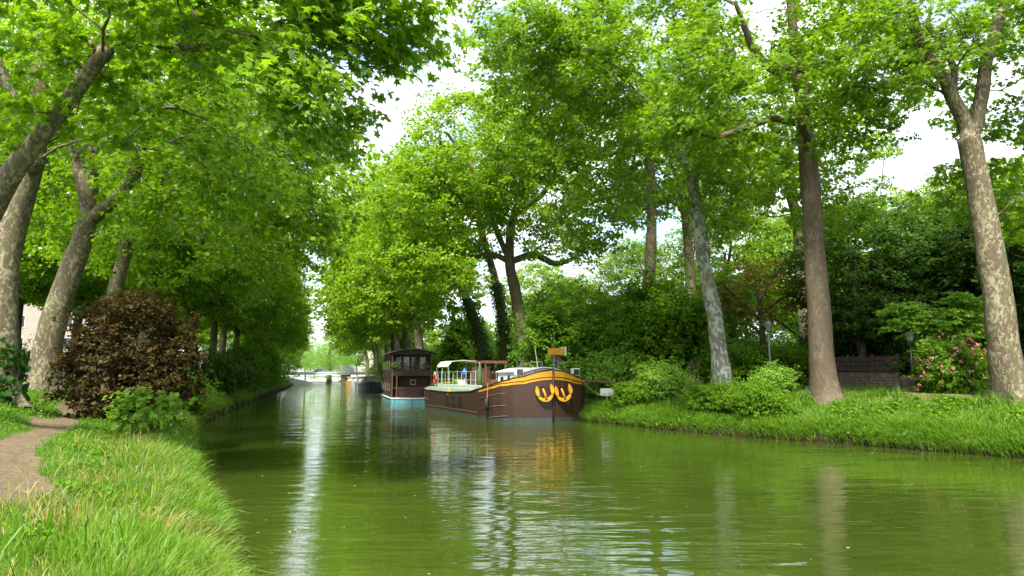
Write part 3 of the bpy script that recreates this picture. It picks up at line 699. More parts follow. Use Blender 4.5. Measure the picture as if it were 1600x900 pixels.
GRL = ['background tree behind the bare upper trunk over the dark shrubbery', 'background tree behind the yellowing twisted tree, left side', 'background tree filling the gap left of the tall brown trunk', 'background tree rising above the dark fence, right of the tall brown trunk', 'background tree above the black lamp post', 'background tree behind the right-edge forked plane', 'background tree past the right edge plane, at the picture border', 'background tree above the barge signal box', 'background tree over the barge foredeck, left of the dark shrubbery', 'background tree in the sky gap between the two right plane trees', 'background tree seen right of the forked plane trunk']
GBR = 'tall trees closing the view behind the right bank'
for i, (px, D) in enumerate([(1000, 80), (1130, 72), (1240, 84), (1350, 70), (1480, 62), (1600, 58), (1700, 50), (910, 92), (860, 110), (1420, 88), (1580, 85)]):
    g = at(px, D); put([pa, pb, pc][i % 3], g[0], g[1], rgp.uniform(0, 6), rgp.uniform(.72, .86) * (.84 if px in (1000, 910) else 1), GRL[i], GBR)

# dark evergreens behind the lawn on the right
def evergreen(seed, n=90, leaf='leaf_dark'):
    g = np.random.default_rng(seed)
    return make_tree('evergreen_tree', 'x', (0, 0, 0), [([(0, 0, -.2), (.1, 0, 2), (0, .2, 5), (.2, 0, 8)], [.28, .22, .17, .08], None),
        ([(1, .4, 3), (2, .6, 5)], [.1, .05], (0, .25)), ([(-1, -.4, 3.5), (-1.9, -.5, 5.5)], [.1, .05], (0, .3))],
        [((0, 0, 6.2), (3.6, 3.4, 3.6), n), ((.8, -1, 3.6), (3.2, 2.6, 2.0), n // 3)], g, leaf=leaf, bark='bark_dark', size=.19, per=230, spread=.6, dmin=.75, cull=False, group='x', zmin=1, cat='tree', kind='kite')
ev = [evergreen(31), evergreen(32), evergreen(33, n=62, leaf='leaf_plane')]
GE = 'dark evergreen trees behind the right lawn'
evl = [(1345, 40, 1.05, 'dark evergreen tree just right of the tall brown plane trunk'), (1420, 43, 1.15, 'dark evergreen tree rising behind the black lamp post'),
       (1500, 41, 1.05, 'dark evergreen tree behind the pink flowering bush'), (1590, 37, 1.1, 'dark evergreen tree behind the right-edge plane trunk'),
       (1690, 33, 1.0, 'dark evergreen tree at the very edge of the right lawn'), (905, 60, .9, 'dense green tree behind the bow of the brown barge'), (962, 60, .8, 'dense green tree between barge and pale twin-stemmed plane')]
for i, (px, D, sc, lb) in enumerate(evl):
    g = at(px, D); put(ev[2] if px < 1000 else ev[i % 2], g[0], g[1], rgp.uniform(0, 6), sc, lb, GE if px > 1000 else 'dense trees behind the barge bow')

# twisted rusty tree between the two plane trunks
b = at(1190, 43)
make_tree('ornamental_tree', 'small dark twisting tree with yellowed thin leaves behind the grey lamp post', b,
    [([b - [0, 0, .2], P(1193, 560, 43), P(1190, 510, 43), P(1186, 470, 43), P(1180, 430, 43)], [.24, .2, .17, .13, .08], None),
     (pts([(1165, 478), (1140, 455), (1125, 440)], 43, -1), [.1, .07, .04], (0, .6)), (pts([(1215, 470), (1240, 462), (1262, 480)], 43, -1), [.1, .07, .04], (0, .65)),
     (pts([(1205, 440), (1225, 415)], 43, 1), [.09, .05], (0, .8)), (pts([(1210, 500), (1240, 520), (1255, 530)], 43, 1), [.08, .06, .03], (0, .5)), (pts([(1168, 505), (1140, 510)], 43, 1), [.08, .04], (0, .48))],
    [(P(1190, 455, 43), (3.2, 2.2, 2.1), 70)], rg, leaf='leaf_rust', bark='bark_dark', size=.16, per=70, spread=.42, dmin=.5, zmin=2, flare=.2, kind='kite', cull=False)

# ------------------------------------------------------------------ shrubs
b = at(214, 23.6) - [0, 0, .05]
make_bush('copper_bush', 'large copper-brown leaved bush beside the footpath', b, [((-.3, 0, 2.8), (1.7, 1.5, 1.7), 84), ((-1.1, -.1, 1.2), (1.3, 1.2, 1.1), 40), ((.8, .1, 1.5), (1.3, 1.2, 1.4), 54), ((.4, -.3, 3.7), (1.1, .9, .8), 22), ((-1.5, 0, 3.4), (.8, .7, .8), 12), ((1.5, 0, 2.8), (.6, .6, .9), 10), ((-2.0, 0, 2.2), (.5, .6, .9), 8)], rg,
          leaf='leaf_copper', size=.115, per=95, spread=.24, dmin=.26, kind='hex', stems=7, cap=.09)
b = at(232, 20.3) - [0, 0, .05]
make_bush('sapling', 'bright green sapling with large fresh leaves in front of the copper bush', b, [((-.2, 0, .9), (.8, .5, .55), 26), ((.75, 0, .8), (.5, .4, .55), 12), ((.2, 0, .4), (.9, .4, .3), 12)], rg, leaf='leaf_light', size=.17, per=26, spread=.16, dmin=.18, kind='kite', stems=4, sub=3, cap=.02, cat='sapling')
def bush_proto(seed, leaf, size, per, n, r=(1.3, 1.2, 1.0), kind='kite', nm='shrub'):
    g = np.random.default_rng(seed + 100); bl = [((0, 0, r[2] * .8), (r[0] * .8, r[1] * .8, r[2] * .8), n // 2)]
    for k in range(9):
        a = g.uniform(0, 6.28); q = g.uniform(.35, .95); hh = g.uniform(.3, 1.75) * (1.15 - q * .5)
        bl.append(((r[0] * q * math.cos(a), r[1] * q * math.sin(a), r[2] * hh), tuple(np.array(r) * g.uniform(.22, .48, 3)), n // 8))
    for k in range(26):
        v = unit(g.normal(size=3)); v[2] = abs(v[2]) * 1.1; q = g.uniform(1.0, 1.45); bl.append((tuple(v * np.array([r[0], r[1], r[2] * 1.25]) * q + [0, 0, .2]), (.1, .1, .15), 1 + (k % 2)))
    return make_bush(nm, 'x', (0, 0, 0), bl, np.random.default_rng(seed), leaf=leaf, size=size, per=per, kind=kind, group='x')
bs = bush_proto(41, 'leaf_shrub', .11, 80, 90); bd = bush_proto(42, 'leaf_dark', .11, 120, 90); bl2 = bush_proto(43, 'leaf_light', .12, 80, 70)
bt = bush_proto(44, 'leaf_shrub', .13, 110, 130, (1.6, 1.5, 2.6)); bb = bush_proto(45, 'leaf_shrub', .13, 70, 80)
SH = [
 (bd, 344, 57, 1.55, 'dark green rounded bush beyond the copper bush by the left towpath'),
 (bs, 290, 33, .9, 'low green bush tucked against the right side of the copper bush'),
 (bl2, 296, 40, 1.0, 'low bright green shrub on the left bank slope'),
 (bt, 385, 74, 1.2, 'upright green shrub on the left bank beside the narrowing water'),
 (bt, 403, 84, 1.5, 'taller leafy shrub on the left bank before the distant bridge'),
 (bl2, 428, 122, 2.6, 'bright small tree on the left bank nearest the bridge ramp'),
 (bl2, 417, 100, 1.5, 'pale bushy growth hanging over the left bank edge'),
 (bd, 360, 66, 1.1, 'small dark bush at the foot of the slim plane trunks'),
 (bt, 870, 50, 1.6, 'dark leafy bush right behind the barge foredeck'),
 (bt, 930, 49, 1.5, 'tall dense green bush beside the mooring plank'),
 (bt, 985, 47, 1.35, 'tall green bush left of the brown plane trunk'),
 (bt, 1040, 47, 1.8, 'rounded green bush in front of the brown plane trunk'),
 (bl2, 1035, 39.5, 1.0, 'yellowish green shrub at the top of the bank left of the twin trunk'),
 (bb, 985, 39, .75, 'blue-green leafy shrub on the bank beside the white sign'),
 (bl2, 952, 45, 1.5, 'light green shrub behind the white sign'),
 (bs, 1150, 44, 1.5, 'green bush right of the pale twin-stemmed plane tree'),
 (bs, 1235, 42, 1.4, 'green bush left of the tall brown plane trunk'),
 (bl2, 1262, 50, 2.0, 'light green shrub glimpsed between the two right plane trunks'),
 (bd, 1190, 50, 1.8, 'dark hedge bush behind the grey lamp post'),
 (bd, 1310, 44, 1.7, 'dark bush above the low stone wall'),
 (bs, 1150, 33, .78, 'green bush spilling down the right bank to the water'),
 (bs, 1105, 34.2, .7, 'leafy green bush on the bank below the pale twin trunk'),
 (bb, 1190, 31, .72, 'low bush hanging over the water edge on the right bank'),
 (bl2, 1200, 33.5, .75, 'light green low shrub on top of the right bank'),
 (bd, 1465, 38, 1.5, 'dark shrub behind the pink flowers'), (bd, 1545, 38, 1.6, 'dark shrub between the pink flowers and the right-edge trunk'),
]
for p, px, D, sc, lb in SH:
    g = at(px, D); put(p, g[0], g[1], rgp.uniform(0, 6), sc, lb, 'shrubs on the canal banks')
HL = ['background shrub directly behind the barge bow and signal box', 'background shrub behind the bushes right of the barge bow', 'background shrub between the bare brown trunk and the pale twin trunk', 'background shrub just right of the pale twin-stemmed trunk', 'background shrub behind the dark board fence', 'background shrub in the shade above the black lamp post', 'background shrub behind the pink flowering bush', 'background shrub left of the right-edge plane trunk, deep in shade', 'background shrub right of the right-edge plane trunk', 'background shrub at the extreme right picture border', 'background shrub behind the white barge cabin', 'background shrub behind the wooden deck shelter of the barge', 'background shrub behind the cream barge awning', 'background shrub between houseboat roof and barge awning', 'background shrub behind the right end of the houseboat roof', 'background shrub hidden mostly behind the houseboat', 'background shrub just left of the houseboat', 'background shrub by the boats nearest the bridge']
# understorey closing the distance
hedge = [('left', [(-120, 44), (-20, 52), (60, 66), (150, 80), (200, 96), (250, 118), (290, 140), (330, 170), (360, 200), (385, 230)]),
         ('right', [(880, 72), (930, 66), (1060, 64), (1110, 60), (1330, 52), (1400, 50), (1480, 50), (1560, 47), (1640, 44), (1720, 40), (830, 84), (780, 92), (730, 100), (700, 112), (665, 130), (640, 150), (615, 180), (600, 215)])]
for sd, lst in hedge:
    for k, (px, D) in enumerate(lst):
        g = at(px, D); put(([bt, bd, bs] if px > 1200 or sd == 'left' else [bt, bl2, bl2])[k % 3], g[0], g[1], rgp.uniform(0, 6), [2.0, 2.6, 2.6][k % 3] * (1.1 if sd == 'right' else .62), ('%s background shrub under the towpath trees, counting from the left picture edge' % ORD[k]) if sd == 'left' else HL[k], 'background shrubs under the %s trees' % sd)  # light-leaved shrubs on the right carry sunlit brightness in their leaf colour
# light green layered shrub and the flowering bush
b = at(1462, 31.5)
make_bush('layered_shrub', 'light green shrub with layered horizontal sprays above the pink flowers', b, [((-1.5, -.3, 3.7), (.9, .6, .22), 14), ((-.6, -.3, 3.1), (1.2, .8, .28), 22), ((.4, -.2, 3.4), (1.2, .8, .28), 22), ((1.2, -.3, 4.1), (.8, .6, .22), 14), ((.9, -.3, 2.7), (1.3, .8, .3), 22), ((-.2, -.3, 2.2), (1.4, .8, .4), 20), ((1.7, -.3, 3.4), (.6, .6, .25), 8), ((-1.9, -.3, 2.9), (.6, .5, .22), 8)], rg, leaf='leaf_light', size=.15, per=110, spread=.26, dmin=.25, flat=.3, cap=.06)
b = at(1490, 29.6)
fb = make_bush('flowering_bush', 'bush covered in pink blossoms beside the black lamp post', b, [((0, 0, .85), (1.7, 1.0, .85), 90), ((-.5, 0, 1.5), (1.2, .8, .7), 36), ((.9, 0, 1.3), (.9, .8, .6), 26)], rg, leaf='leaf_shrub', size=.11, per=100, spread=.22, dmin=.25)
V = []; n = 150
th = rg.uniform(0, 6.28, n); ph = rg.uniform(-.1, 1.3, n)
c = np.stack([1.75 * np.cos(th) * np.cos(ph) + rg.normal(0, .12, n), 1.05 * np.sin(th) * np.cos(ph), .55 + 1.5 * np.abs(np.sin(ph)) + rg.normal(0, .25, n)], 1)
c = np.repeat(c, 6, 0) + rg.normal(size=(n * 6, 3)) * .035; o_ = unit(c - [0, 0, .7]); nr, f = leaf_frames(len(c), rg, .2, o_, 1.2, 0)
leaves_mesh('blossoms', c, nr, f, rg.uniform(.06, .11, len(c)), np.repeat(rg.random(n), 6), M['petal'], fb, 'hex')

FL = ['far tree above the left end of the bridge', 'far tree rising behind the blue car on the bridge', 'far tree behind the white van on the bridge', 'far tree behind the moored boats right of the bridge', 'far tree directly behind the houseboat', 'far tree where the left bank meets the bridge', 'farthest tree on the canal axis, beyond the willow', 'far tree behind the crowded towpath trunks', 'far tree behind the barge awning', 'far tree behind the ivy-covered trunks', 'far tree behind the barge cabin']
# distant willow and far woods
g = np.random.default_rng(77)
wl = empty('willow_tree', G(-70, 262), 'pale green weeping willow behind the bridge', 'tree')
s = Skel(); s.line([(0, 0, -.3), (.5, 0, 4), (0, 0, 9), (.5, 0, 14)], [.9, .8, .6, .3], -1, 1, 0, g)
cl = np.array([(x * 1.0, y, z) for x, y, z in ell(np.array([0, 0, 13.]), (10, 8, 5.5), 110, g, cull=False, dmin=1.3)])
s.reach(cl, g, 4, .3); s.mesh('trunk', M['bark_dark'], wl, s.radii(.04))
k = 260; c = np.repeat(cl, k, 0); u = g.random(len(c)) ** 1.0
st = np.repeat(g.normal(size=(len(cl) * 20, 3)) * .9, k // 20, 0)
c = c + st * [1, 1, .4]; c[:, 2] -= u * np.minimum(9, c[:, 2] - 1.5); c += g.normal(size=c.shape) * .12
nr, f = leaf_frames(len(c), g, .2, None, 0, 3)
leaves_mesh('crown', c, nr, f, g.uniform(.3, .5, len(c)), g.random(len(c)) * .6 + .4 * np.repeat(g.random(len(cl)), k), M['leaf_willow'], wl, 'long')
for i, (px, D, sc) in enumerate([(440, 300, 1.1), (480, 330, 1.0), (560, 290, .9), (600, 300, 1.1), (650, 270, 1.1), (400, 280, 1.1), (520, 345, 1.0), (350, 260, 1.0), (700, 250, 1.0), (760, 220, 1.0), (820, 190, 1)]):
    q = at(px, D); put([pc, pd][i % 2], q[0], q[1], rgp.uniform(0, 6), sc * .8, FL[i], 'far trees beyond the bridge')
# ------------------------------------------------------------------ grass
def blades(name, x, y, h, lean, wd, tint, m, bend=.5, kind='stuff', parent=None):
    n = len(x); z = ground(x, y) - .02; g = np.random.default_rng(len(x))
    b = np.stack([x, y, z], 1); a = g.uniform(0, 6.28, n)
    d = np.stack([np.cos(a), np.sin(a), np.zeros(n)], 1) * g.uniform(.1, 1, n)[:, None] * bend + lean
    face = g.uniform(0, 6.28, n); s = np.stack([np.cos(face), np.sin(face), np.zeros(n)], 1)
    V = np.zeros((n, 7, 3)); 
    for i, (u, wv) in enumerate(((0, .8), (.4, 1.), (.75, .7))):
        c = b + d * (u ** 1.8 * h)[:, None] + np.array([0, 0, 1.]) * ((u - .30 * u * u * np.linalg.norm(d, axis=1) * 1.0) * h)[:, None]
        V[:, 2 * i] = c - s * (wd * wv)[:, None] * .5; V[:, 2 * i + 1] = c + s * (wd * wv)[:, None] * .5
    V[:, 6] = b + d * h[:, None] + np.array([0, 0, 1.]) * ((1 - .45 * np.linalg.norm(d, axis=1)) * h)[:, None]
    T = np.array([(0, 1, 3), (0, 3, 2), (2, 3, 5), (2, 5, 4), (4, 5, 6)])
    F = (T[None] + (np.arange(n) * 7)[:, None, None]).reshape(-1, 3)
    o = raw(name, V.reshape(-1, 3), F, m, parent, np.repeat(tint, 7))
    return tag(o, kind=kind) if kind else o
g = np.random.default_rng(99)
def samp_left(n, y0, y1, t0, t1, pw=1.6):
    u = g.random(n); a = 1 - pw; y = (y0 ** a + u * (y1 ** a - y0 ** a)) ** (1 / a)
    t = g.uniform(t0, t1, n); return xL(y) - t, y, t
# short sward of the left bank
x, y, t = samp_left(210000, 3.0, 70, .0, 9.5)
k = (path_d(x, y) > g.uniform(-.12, .25, len(x))) & (x > -1.05 * y - 2) & (vnoise(x, y, 2.4, 7) + vnoise(x, y, 6, 9) * .5 > g.uniform(.1, .62, len(x))); x, y, t = x[k], y[k], t[k]
cl_ = vnoise(x, y, 1.6, 1); edge = smooth(2.4, .3, t)
h = g.uniform(.05, .16, len(x)) * (.6 + cl_) + edge * g.uniform(.05, .3, len(x)) * (cl_ > .35)
h *= 1 - .35 * smooth(8, 3, y)
lean = np.zeros((len(x), 3)); lean[:, 0] = edge * .45
wd = .006 + .00055 * y
tn = .25 + .45 * vnoise(x, y, .7, 3) + g.normal(0, .16, len(x)) - .1 * smooth(5, 8, t)
tag(blades('grass', x, y, h, lean, wd, tn, M['grass'], bend=.8), 'short green grass covering the left bank and towpath verge', 'grass')
# long grass hanging over the water edge
x, y, t = samp_left(52000, 2.6, 80, -.02, 1.9, 1.5); cl_ = vnoise(x, y, 1.1, 5)
k = g.random(len(x)) < (.25 + 1.0 * cl_) * smooth(2.1, .4, t) + .05; x, y, t, cl_ = x[k], y[k], t[k], cl_[k]
h = g.uniform(.14, .50, len(x)) * (.3 + .95 * cl_); lean = np.zeros((len(x), 3)); lean[:, 0] = g.uniform(.1, 1.0, len(x)) * smooth(1.6, .1, t); lean[:, 1] = g.normal(0, .15, len(x))
tag(blades('grass', x, y, h, lean, .008 + .0006 * y, .45 + .4 * vnoise(x, y, .8) + g.normal(0, .15, len(x)), M['grass']), 'long bright grass arching over the left water edge', 'grass')
x, y, t = samp_left(26000, 2.6, 60, -.05, 3.2, 1.6); cl_ = vnoise(x, y, 1.3, 11)
k = g.random(len(x)) < (cl_ > .42) * smooth(3.4, .3, t) + .05 ; x, y, t, cl_ = x[k], y[k], t[k], cl_[k]
h = g.uniform(.15, .50, len(x)) * (.5 + .6 * cl_); lean = np.zeros((len(x), 3)); lean[:, 0] = g.uniform(.2, 1.3, len(x)) * smooth(1.8, .1, t)
tag(blades('grass', x, y, h, lean, .006 + .0005 * y, g.random(len(x)), M['straw'], bend=.8), 'dry straw-coloured grass mixed along the left water edge', 'grass')
# a few tall near reeds bottom left
x = g.uniform(-5.4, -2.2, 330); y = g.uniform(4.6, 7.2, 330); k = x < xL(y) - .1; x, y = x[k], y[k]
tag(blades('reed_grass', x, y, g.uniform(.3, .62, len(x)), np.zeros((len(x), 3)), g.uniform(.012, .024, len(x)), g.random(len(x)), M['grass'], bend=.6), 'broad tall grass blades in the near left corner', 'grass')
# right bank
def samp_right(n, y0, y1, t0, t1, pw=1.4):
    u = g.random(n); a = 1 - pw; y = (y0 ** a + u * (y1 ** a - y0 ** a)) ** (1 / a)
    t = g.uniform(t0, t1, n); return xR(y) + t, y, t
x, y, t = samp_right(150000, 14, 64, 0, 11)
k = (path_d(x, y) > g.uniform(-.1, .3, len(x))) & (bare_d(x, y) > g.uniform(-.2, .4, len(x))) & (x < .85 * y + 2) & (vnoise(x, y, 1.2, 17) + vnoise(x, y, 3.5, 19) * .5 > g.uniform(.12, .72, len(x))); x, y, t = x[k], y[k], t[k]
cl_ = vnoise(x, y, .9, 21)
h = g.uniform(.06, .2, len(x)) * (.6 + cl_) + smooth(1.7, .2, t) * g.uniform(.05, .3, len(x))
lean = np.zeros((len(x), 3)); e_ = smooth(1.4, .1, t); lean[:, 0] = -.6 * e_; lean[:, 1] = -.4 * e_
tag(blades('grass', x, y, h, lean, .008 + .00075 * y, .2 + .55 * cl_ + g.normal(0, .17, len(x)), M['grass']), 'green grass covering the right bank lawn and slope', 'grass')
x, y, t = samp_right(26000, 14, 60, -.02, 1.4); cl_ = vnoise(x, y, .7, 31); k = g.random(len(x)) < cl_ + .15; x, y, t, cl_ = x[k], y[k], t[k], cl_[k]
lean = np.zeros((len(x), 3)); lean[:, 0] = -g.uniform(0, 1.0, len(x)); lean[:, 1] = -g.uniform(0, .5, len(x))
tag(blades('grass', x, y, g.uniform(.25, .6, len(x)) * (.5 + .7 * cl_), lean, .01 + .0008 * y, .3 + .5 * cl_ + g.normal(0, .15, len(x)), M['grass']), 'longer grass tufts trailing to the water on the right bank', 'grass')

x, y, t = samp_right(44000, 14, 55, .2, 7.5); cl_ = vnoise(x, y, .8, 41) * .6 + vnoise(x, y, 2.3, 43) * .4; k = (cl_ > .55) & (path_d(x, y) > .1) & (bare_d(x, y) > .1); x, y, t, cl_ = x[k], y[k], t[k], cl_[k]
tag(blades('grass', x, y, g.uniform(.2, .6, len(x)) * (.25 + 3.2 * (cl_ - .5)), np.zeros((len(x), 3)), .012 + .0009 * y, g.uniform(.1, .8, len(x)), M['grass'], bend=.7), 'taller rough grass tufts scattered over the right bank', 'grass')
x, y, t = samp_right(34000, 14, 55, .2, 8); cl_ = vnoise(x, y, .6, 51) * .6 + .4 * vnoise(x, y, 1.9, 53); k = (cl_ > .5) & (path_d(x, y) > 0); x, y, t, cl_ = x[k], y[k], t[k], cl_[k]
tag(blades('grass', x, y, g.uniform(.06, .2, len(x)), np.zeros((len(x), 3)), .01 + .0006 * y, g.uniform(0, .8, len(x)), M['straw'], bend=1.0), 'dry yellowish grass in worn patches of the right bank', 'grass')
# low broad-leaved weeds in the sward: leaves set on the ground, both banks
def weeds(name, x, y, size, label, m):
    n = len(x); k = 7; c = np.stack([x, y, ground(x, y) + .05], 1); c = np.repeat(c, k, 0) + g.normal(size=(n * k, 3)) * [.09, .09, .05]
    nr, f = leaf_frames(len(c), g, 1.0, None, 0, -.2); return tag(leaves_mesh(name, c, nr, f, g.uniform(.6, 1.2, len(c)) * size, g.random(len(c)), M[m], None, 'hex'), label, 'weeds', kind='stuff')
x, y, t = samp_left(9000, 3.5, 40, .2, 6); k = (vnoise(x, y, 1.4, 61) > .5) & (path_d(x, y) > .1); weeds('weeds', x[k], y[k], .07, 'low broad-leaved weeds in the grass of the left bank', 'leaf_shrub')
x, y, t = samp_right(7000, 14, 55, .1, 5); k = (vnoise(x, y, .9, 63) > .52) & (path_d(x, y) > .1); weeds('weeds', x[k], y[k], .15, 'low broad-leaved weeds along the right bank', 'leaf_shrub')

n = 260; y = 6 + 60 * g.random(n) ** 1.6; u = g.random(n); x = xL(y) + .2 + (xR(y) - xL(y) - .4) * np.where(g.random(n) < .5, u ** 3, u)
k = np.where(x > -8 + 0 * y, True, True); c = np.stack([x, y, np.full(n, .006)], 1); nr = unit(g.normal(size=(n, 3)) * .06 + [0, 0, 1]); f = g.normal(size=(n, 3)); f = unit(f - nr * (f * nr).sum(1, keepdims=True))
tag(leaves_mesh('floating_leaves', c, nr, f, g.uniform(.03, .07, n), g.random(n), M['straw'], None, 'hex'), 'fallen leaves and flecks floating on the canal', 'floating leaves', kind='stuff')

# ------------------------------------------------------------------ brown barge
M['hull'] = mat('maroon hull paint', (.052, .019, .017), .42, col2=(.036, .024, .014), scale=1.6, bump=.12, bscale=3, spec=.5, stretch=(2.2, 2.2, .22))
M['antifoul'] = mat('faded blue waterline', (.045, .06, .065), .6, col2=(.03, .035, .025), scale=3)
M['yellow'] = mat('yellow ochre paint', (.62, .30, .015), .45, col2=(.50, .22, .01), scale=3)
M['darktrim'] = mat('dark brown trim', (.03, .014, .01), .5)
M['palegreen'] = mat('pale grey green paint', (.42, .50, .40), .55, col2=(.27, .34, .26), scale=3)
M['white'] = mat('white paint', (.78, .79, .76), .5, col2=(.55, .57, .54), scale=2.5)
M['canvas'] = mat('cream canvas', (.72, .68, .56), .85, col2=(.58, .55, .45), scale=3, bump=.3, bscale=6)
M['wood'] = mat('varnished wood', (.14, .070, .032), .6, col2=(.08, .040, .02), scale=4, stretch=(1, 1, 8))
M['oldwood'] = mat('weathered wood', (.16, .12, .085), .8, col2=(.07, .05, .035), scale=5, stretch=(8, 1, 1), bump=.4)
M['glass'] = mat('dark window glass', (.02, .03, .03), .06, col2=(.015, .02, .02), spec=.8)
M['black'] = mat('black rubber', (.015, .015, .016), .6)
M['steel'] = mat('galvanised steel', (.42, .43, .42), .4, metal=.6)
M['red'] = mat('red paint', (.50, .035, .02), .45)
M['blue'] = mat('blue paint', (.03, .10, .38), .5)
M['rust'] = mat('rusty scuffs', (.20, .13, .09), .7, col2=(.10, .05, .035), scale=10)
M['deck'] = mat('grey deck paint', (.22, .23, .21), .7)
M['turq'] = mat('turquoise hull paint', (.12, .36, .40), .5, col2=(.06, .22, .26), scale=2)
M['darkwood'] = mat('dark stained planks', (.050, .022, .013), .6, col2=(.025, .012, .008), scale=5, stretch=(.6, .6, 10), bump=.35, bscale=8)
M['purple'] = mat('purple cover', (.28, .03, .24), .7)
M['stone'] = mat('pale stone', (.15, .125, .085), .85, col2=(.07, .06, .04), scale=5, bump=.5)
M['plaster'] = mat('pinkish plaster', (.36, .29, .25), .8, col2=(.30, .24, .21), scale=1)

A_ = P(657.5, 636.5, 1); 
def water_at(px, py):
    d = ray(px, py); s_ = -CAMZ / d[2]; return np.array([d[0] * s_, d[1] * s_, 0])
wa = water_at(657.5, 637); wb = water_at(772, 657.5); fw = unit((wb - wa)[:2]); lt = np.array([fw[1], -fw[0]])   # lt points to port... towards the right bank
pt = -lt if lt[0] < 0 else lt
stemx = None
org = wa[:2] + pt * 2.9
barge = empty('barge', (org[0], org[1], 0), 'long maroon barge with ochre bow band and two yellow anchors', 'barge', rz=math.atan2(fw[1], fw[0]))
# local: +x towards the bow, +y to the left of travel (bank side is right/left resolved here)
sgn = 1 if (np.array([-fw[1], fw[0]]) @ pt) > 0 else -1     # sgn*y is the bank side
SB = -sgn                                                    # canal-side sign of y
LSH = float(np.linalg.norm((wb - wa)[:2]))
def stem_len():
    c = wb[:2] + pt * 2.9
    for s_ in np.arange(1, 5, .02):
        q = c + fw * s_; px = 800 + FPX * q[0] / (q[1] * _cp + (-CAMZ) * _sp)
        if px > 864.5: return LSH + s_
    return LSH + 3
LS = stem_len()
print('barge', wa, wb, LSH, LS, 'sgn', sgn)
hw_x = [-1.5, -1.3, -.9, -.2, 1.2, LSH - 1.5, LS - 2.2, LS - 1.35, LS - .75, LS - .33, LS - .1, LS]
hw_y = [.5, 1.4, 2.1, 2.6, 2.9, 2.95, 2.92, 2.70, 2.2, 1.45, .75, .04]
def hw(x): return np.interp(x, hw_x, hw_y)
def sheer(x): return np.interp(x, [-1.5, 2, 8, LSH - 4.6, LSH - 1.6, LSH, LSH + 1.0, LSH + 1.6, LS], [1.75, 1.5, 1.45, 1.6, 1.95, 2.15, 2.38, 2.6, 2.97])
xs = np.unique(np.concatenate([hw_x, np.linspace(-1.5, LS, 60), np.linspace(LS - 2.6, LS, 22)]))
def side_strip(zf0, zf1, x0, x1, off, side, nz=1, inset0=0.0):
    X = xs[(xs >= x0) & (xs <= x1)]; V = []; F = []
    for i, x in enumerate(X):
        for j in range(nz + 1):
            u = j / nz; z = zf0(x) * (1 - u) + zf1(x) * u
            tum = .10 * max(0, 1 - z / 1.2)          # narrower near the water
            # outward normal in plan
            e = .02; dx = (hw(min(x + e, LS)) - hw(x - e)) / (2 * e); nn = np.array([-dx, 1]) / math.hypot(dx, 1)
            b_ = hw(x) - tum * (1 if hw(x) > .3 else .2)
            V.append((x + nn[0] * off - (tum * .6 if x > LS - 1.5 else 0), side * (b_ + nn[1] * off), z))
    k = nz + 1
    for i in range(len(X) - 1):
        for j in range(nz): F.append((i * k + j, (i + 1) * k + j, (i + 1) * k + j + 1, i * k + j + 1))
    return V, F
mb = MB()
for sd in (-1, 1):
    V, F = side_strip(lambda x: -.5, sheer, -1.5, LS, 0, sd, 6); mb.add(V, F)
mb.add([(-1.5, -.5, -.5), (-1.5, .5, -.5), (-1.5, .5, 1.75), (-1.5, -.5, 1.75)], [(0, 1, 2, 3)])
mb.build('hull', M['hull'], barge, sm=True)
mb = MB()
for sd in (-1, 1):
    V, F = side_strip(lambda x: -.1, lambda x: .16 + .1 * max(0, (x - LSH) / 3), -1.5, LS, .012, sd, 1); mb.add(V, F)
mb.build('waterline_band', M['antifoul'], barge, sm=True)
mb = MB(); V = []
X = xs; mb.add([(x, -hw(x) + .02, sheer(x) - (.35 if x > LSH - 3 else .05)) for x in X] + [(x, hw(x) - .02, sheer(x) - (.35 if x > LSH - 3 else .05)) for x in X], [(i, i + 1, len(X) + i + 1, len(X) + i) for i in range(len(X) - 1)])
mb.build('deck', M['deck'], barge)
thk = lambda x: np.interp(x, [LSH - 3.6, LSH + .4, LSH + 1.2, LSH + 1.8, LS], [.01, .04, .14, .28, .36])
mb = MB()
for sd in (-1, 1):
    V, F = side_strip(lambda x: sheer(x) - .04 - thk(x), lambda x: sheer(x) - .04, LSH - 3.4, LS, .014, sd); mb.add(V, F)
    V, F = side_strip(lambda x: sheer(x) - .21 - thk(x), lambda x: sheer(x) - .10 - thk(x), LSH - 3.0, LS, .014, sd); mb.add(V, F)
mb.build('bow_band', M['yellow'], barge, sm=True)
mb = MB()
for sd in (-1, 1):
    V, F = side_strip(lambda x: sheer(x) - .40, lambda x: sheer(x) - .30, -1.5, .6, .014, sd); mb.add(V, F)
    V, F = side_strip(lambda x: sheer(x) - .20, lambda x: sheer(x) - .10, -1.5, .6, .014, sd); mb.add(V, F)
mb.build('stern_band', M['yellow'], barge, sm=True)
mb = MB()   # gunwale and stem bar
for sd in (-1, 1): mb.tube([(x, sd * hw(x), sheer(x)) for x in xs], .045, 6)
mb.build('gunwale', M['darktrim'], barge, sm=True)
MB().tube([(LS - .05, 0, -.3), (LS + .03, 0, .6), (LS + .05, 0, 3.05)], .06, 8).build('stem', M['darktrim'], barge, sm=True)
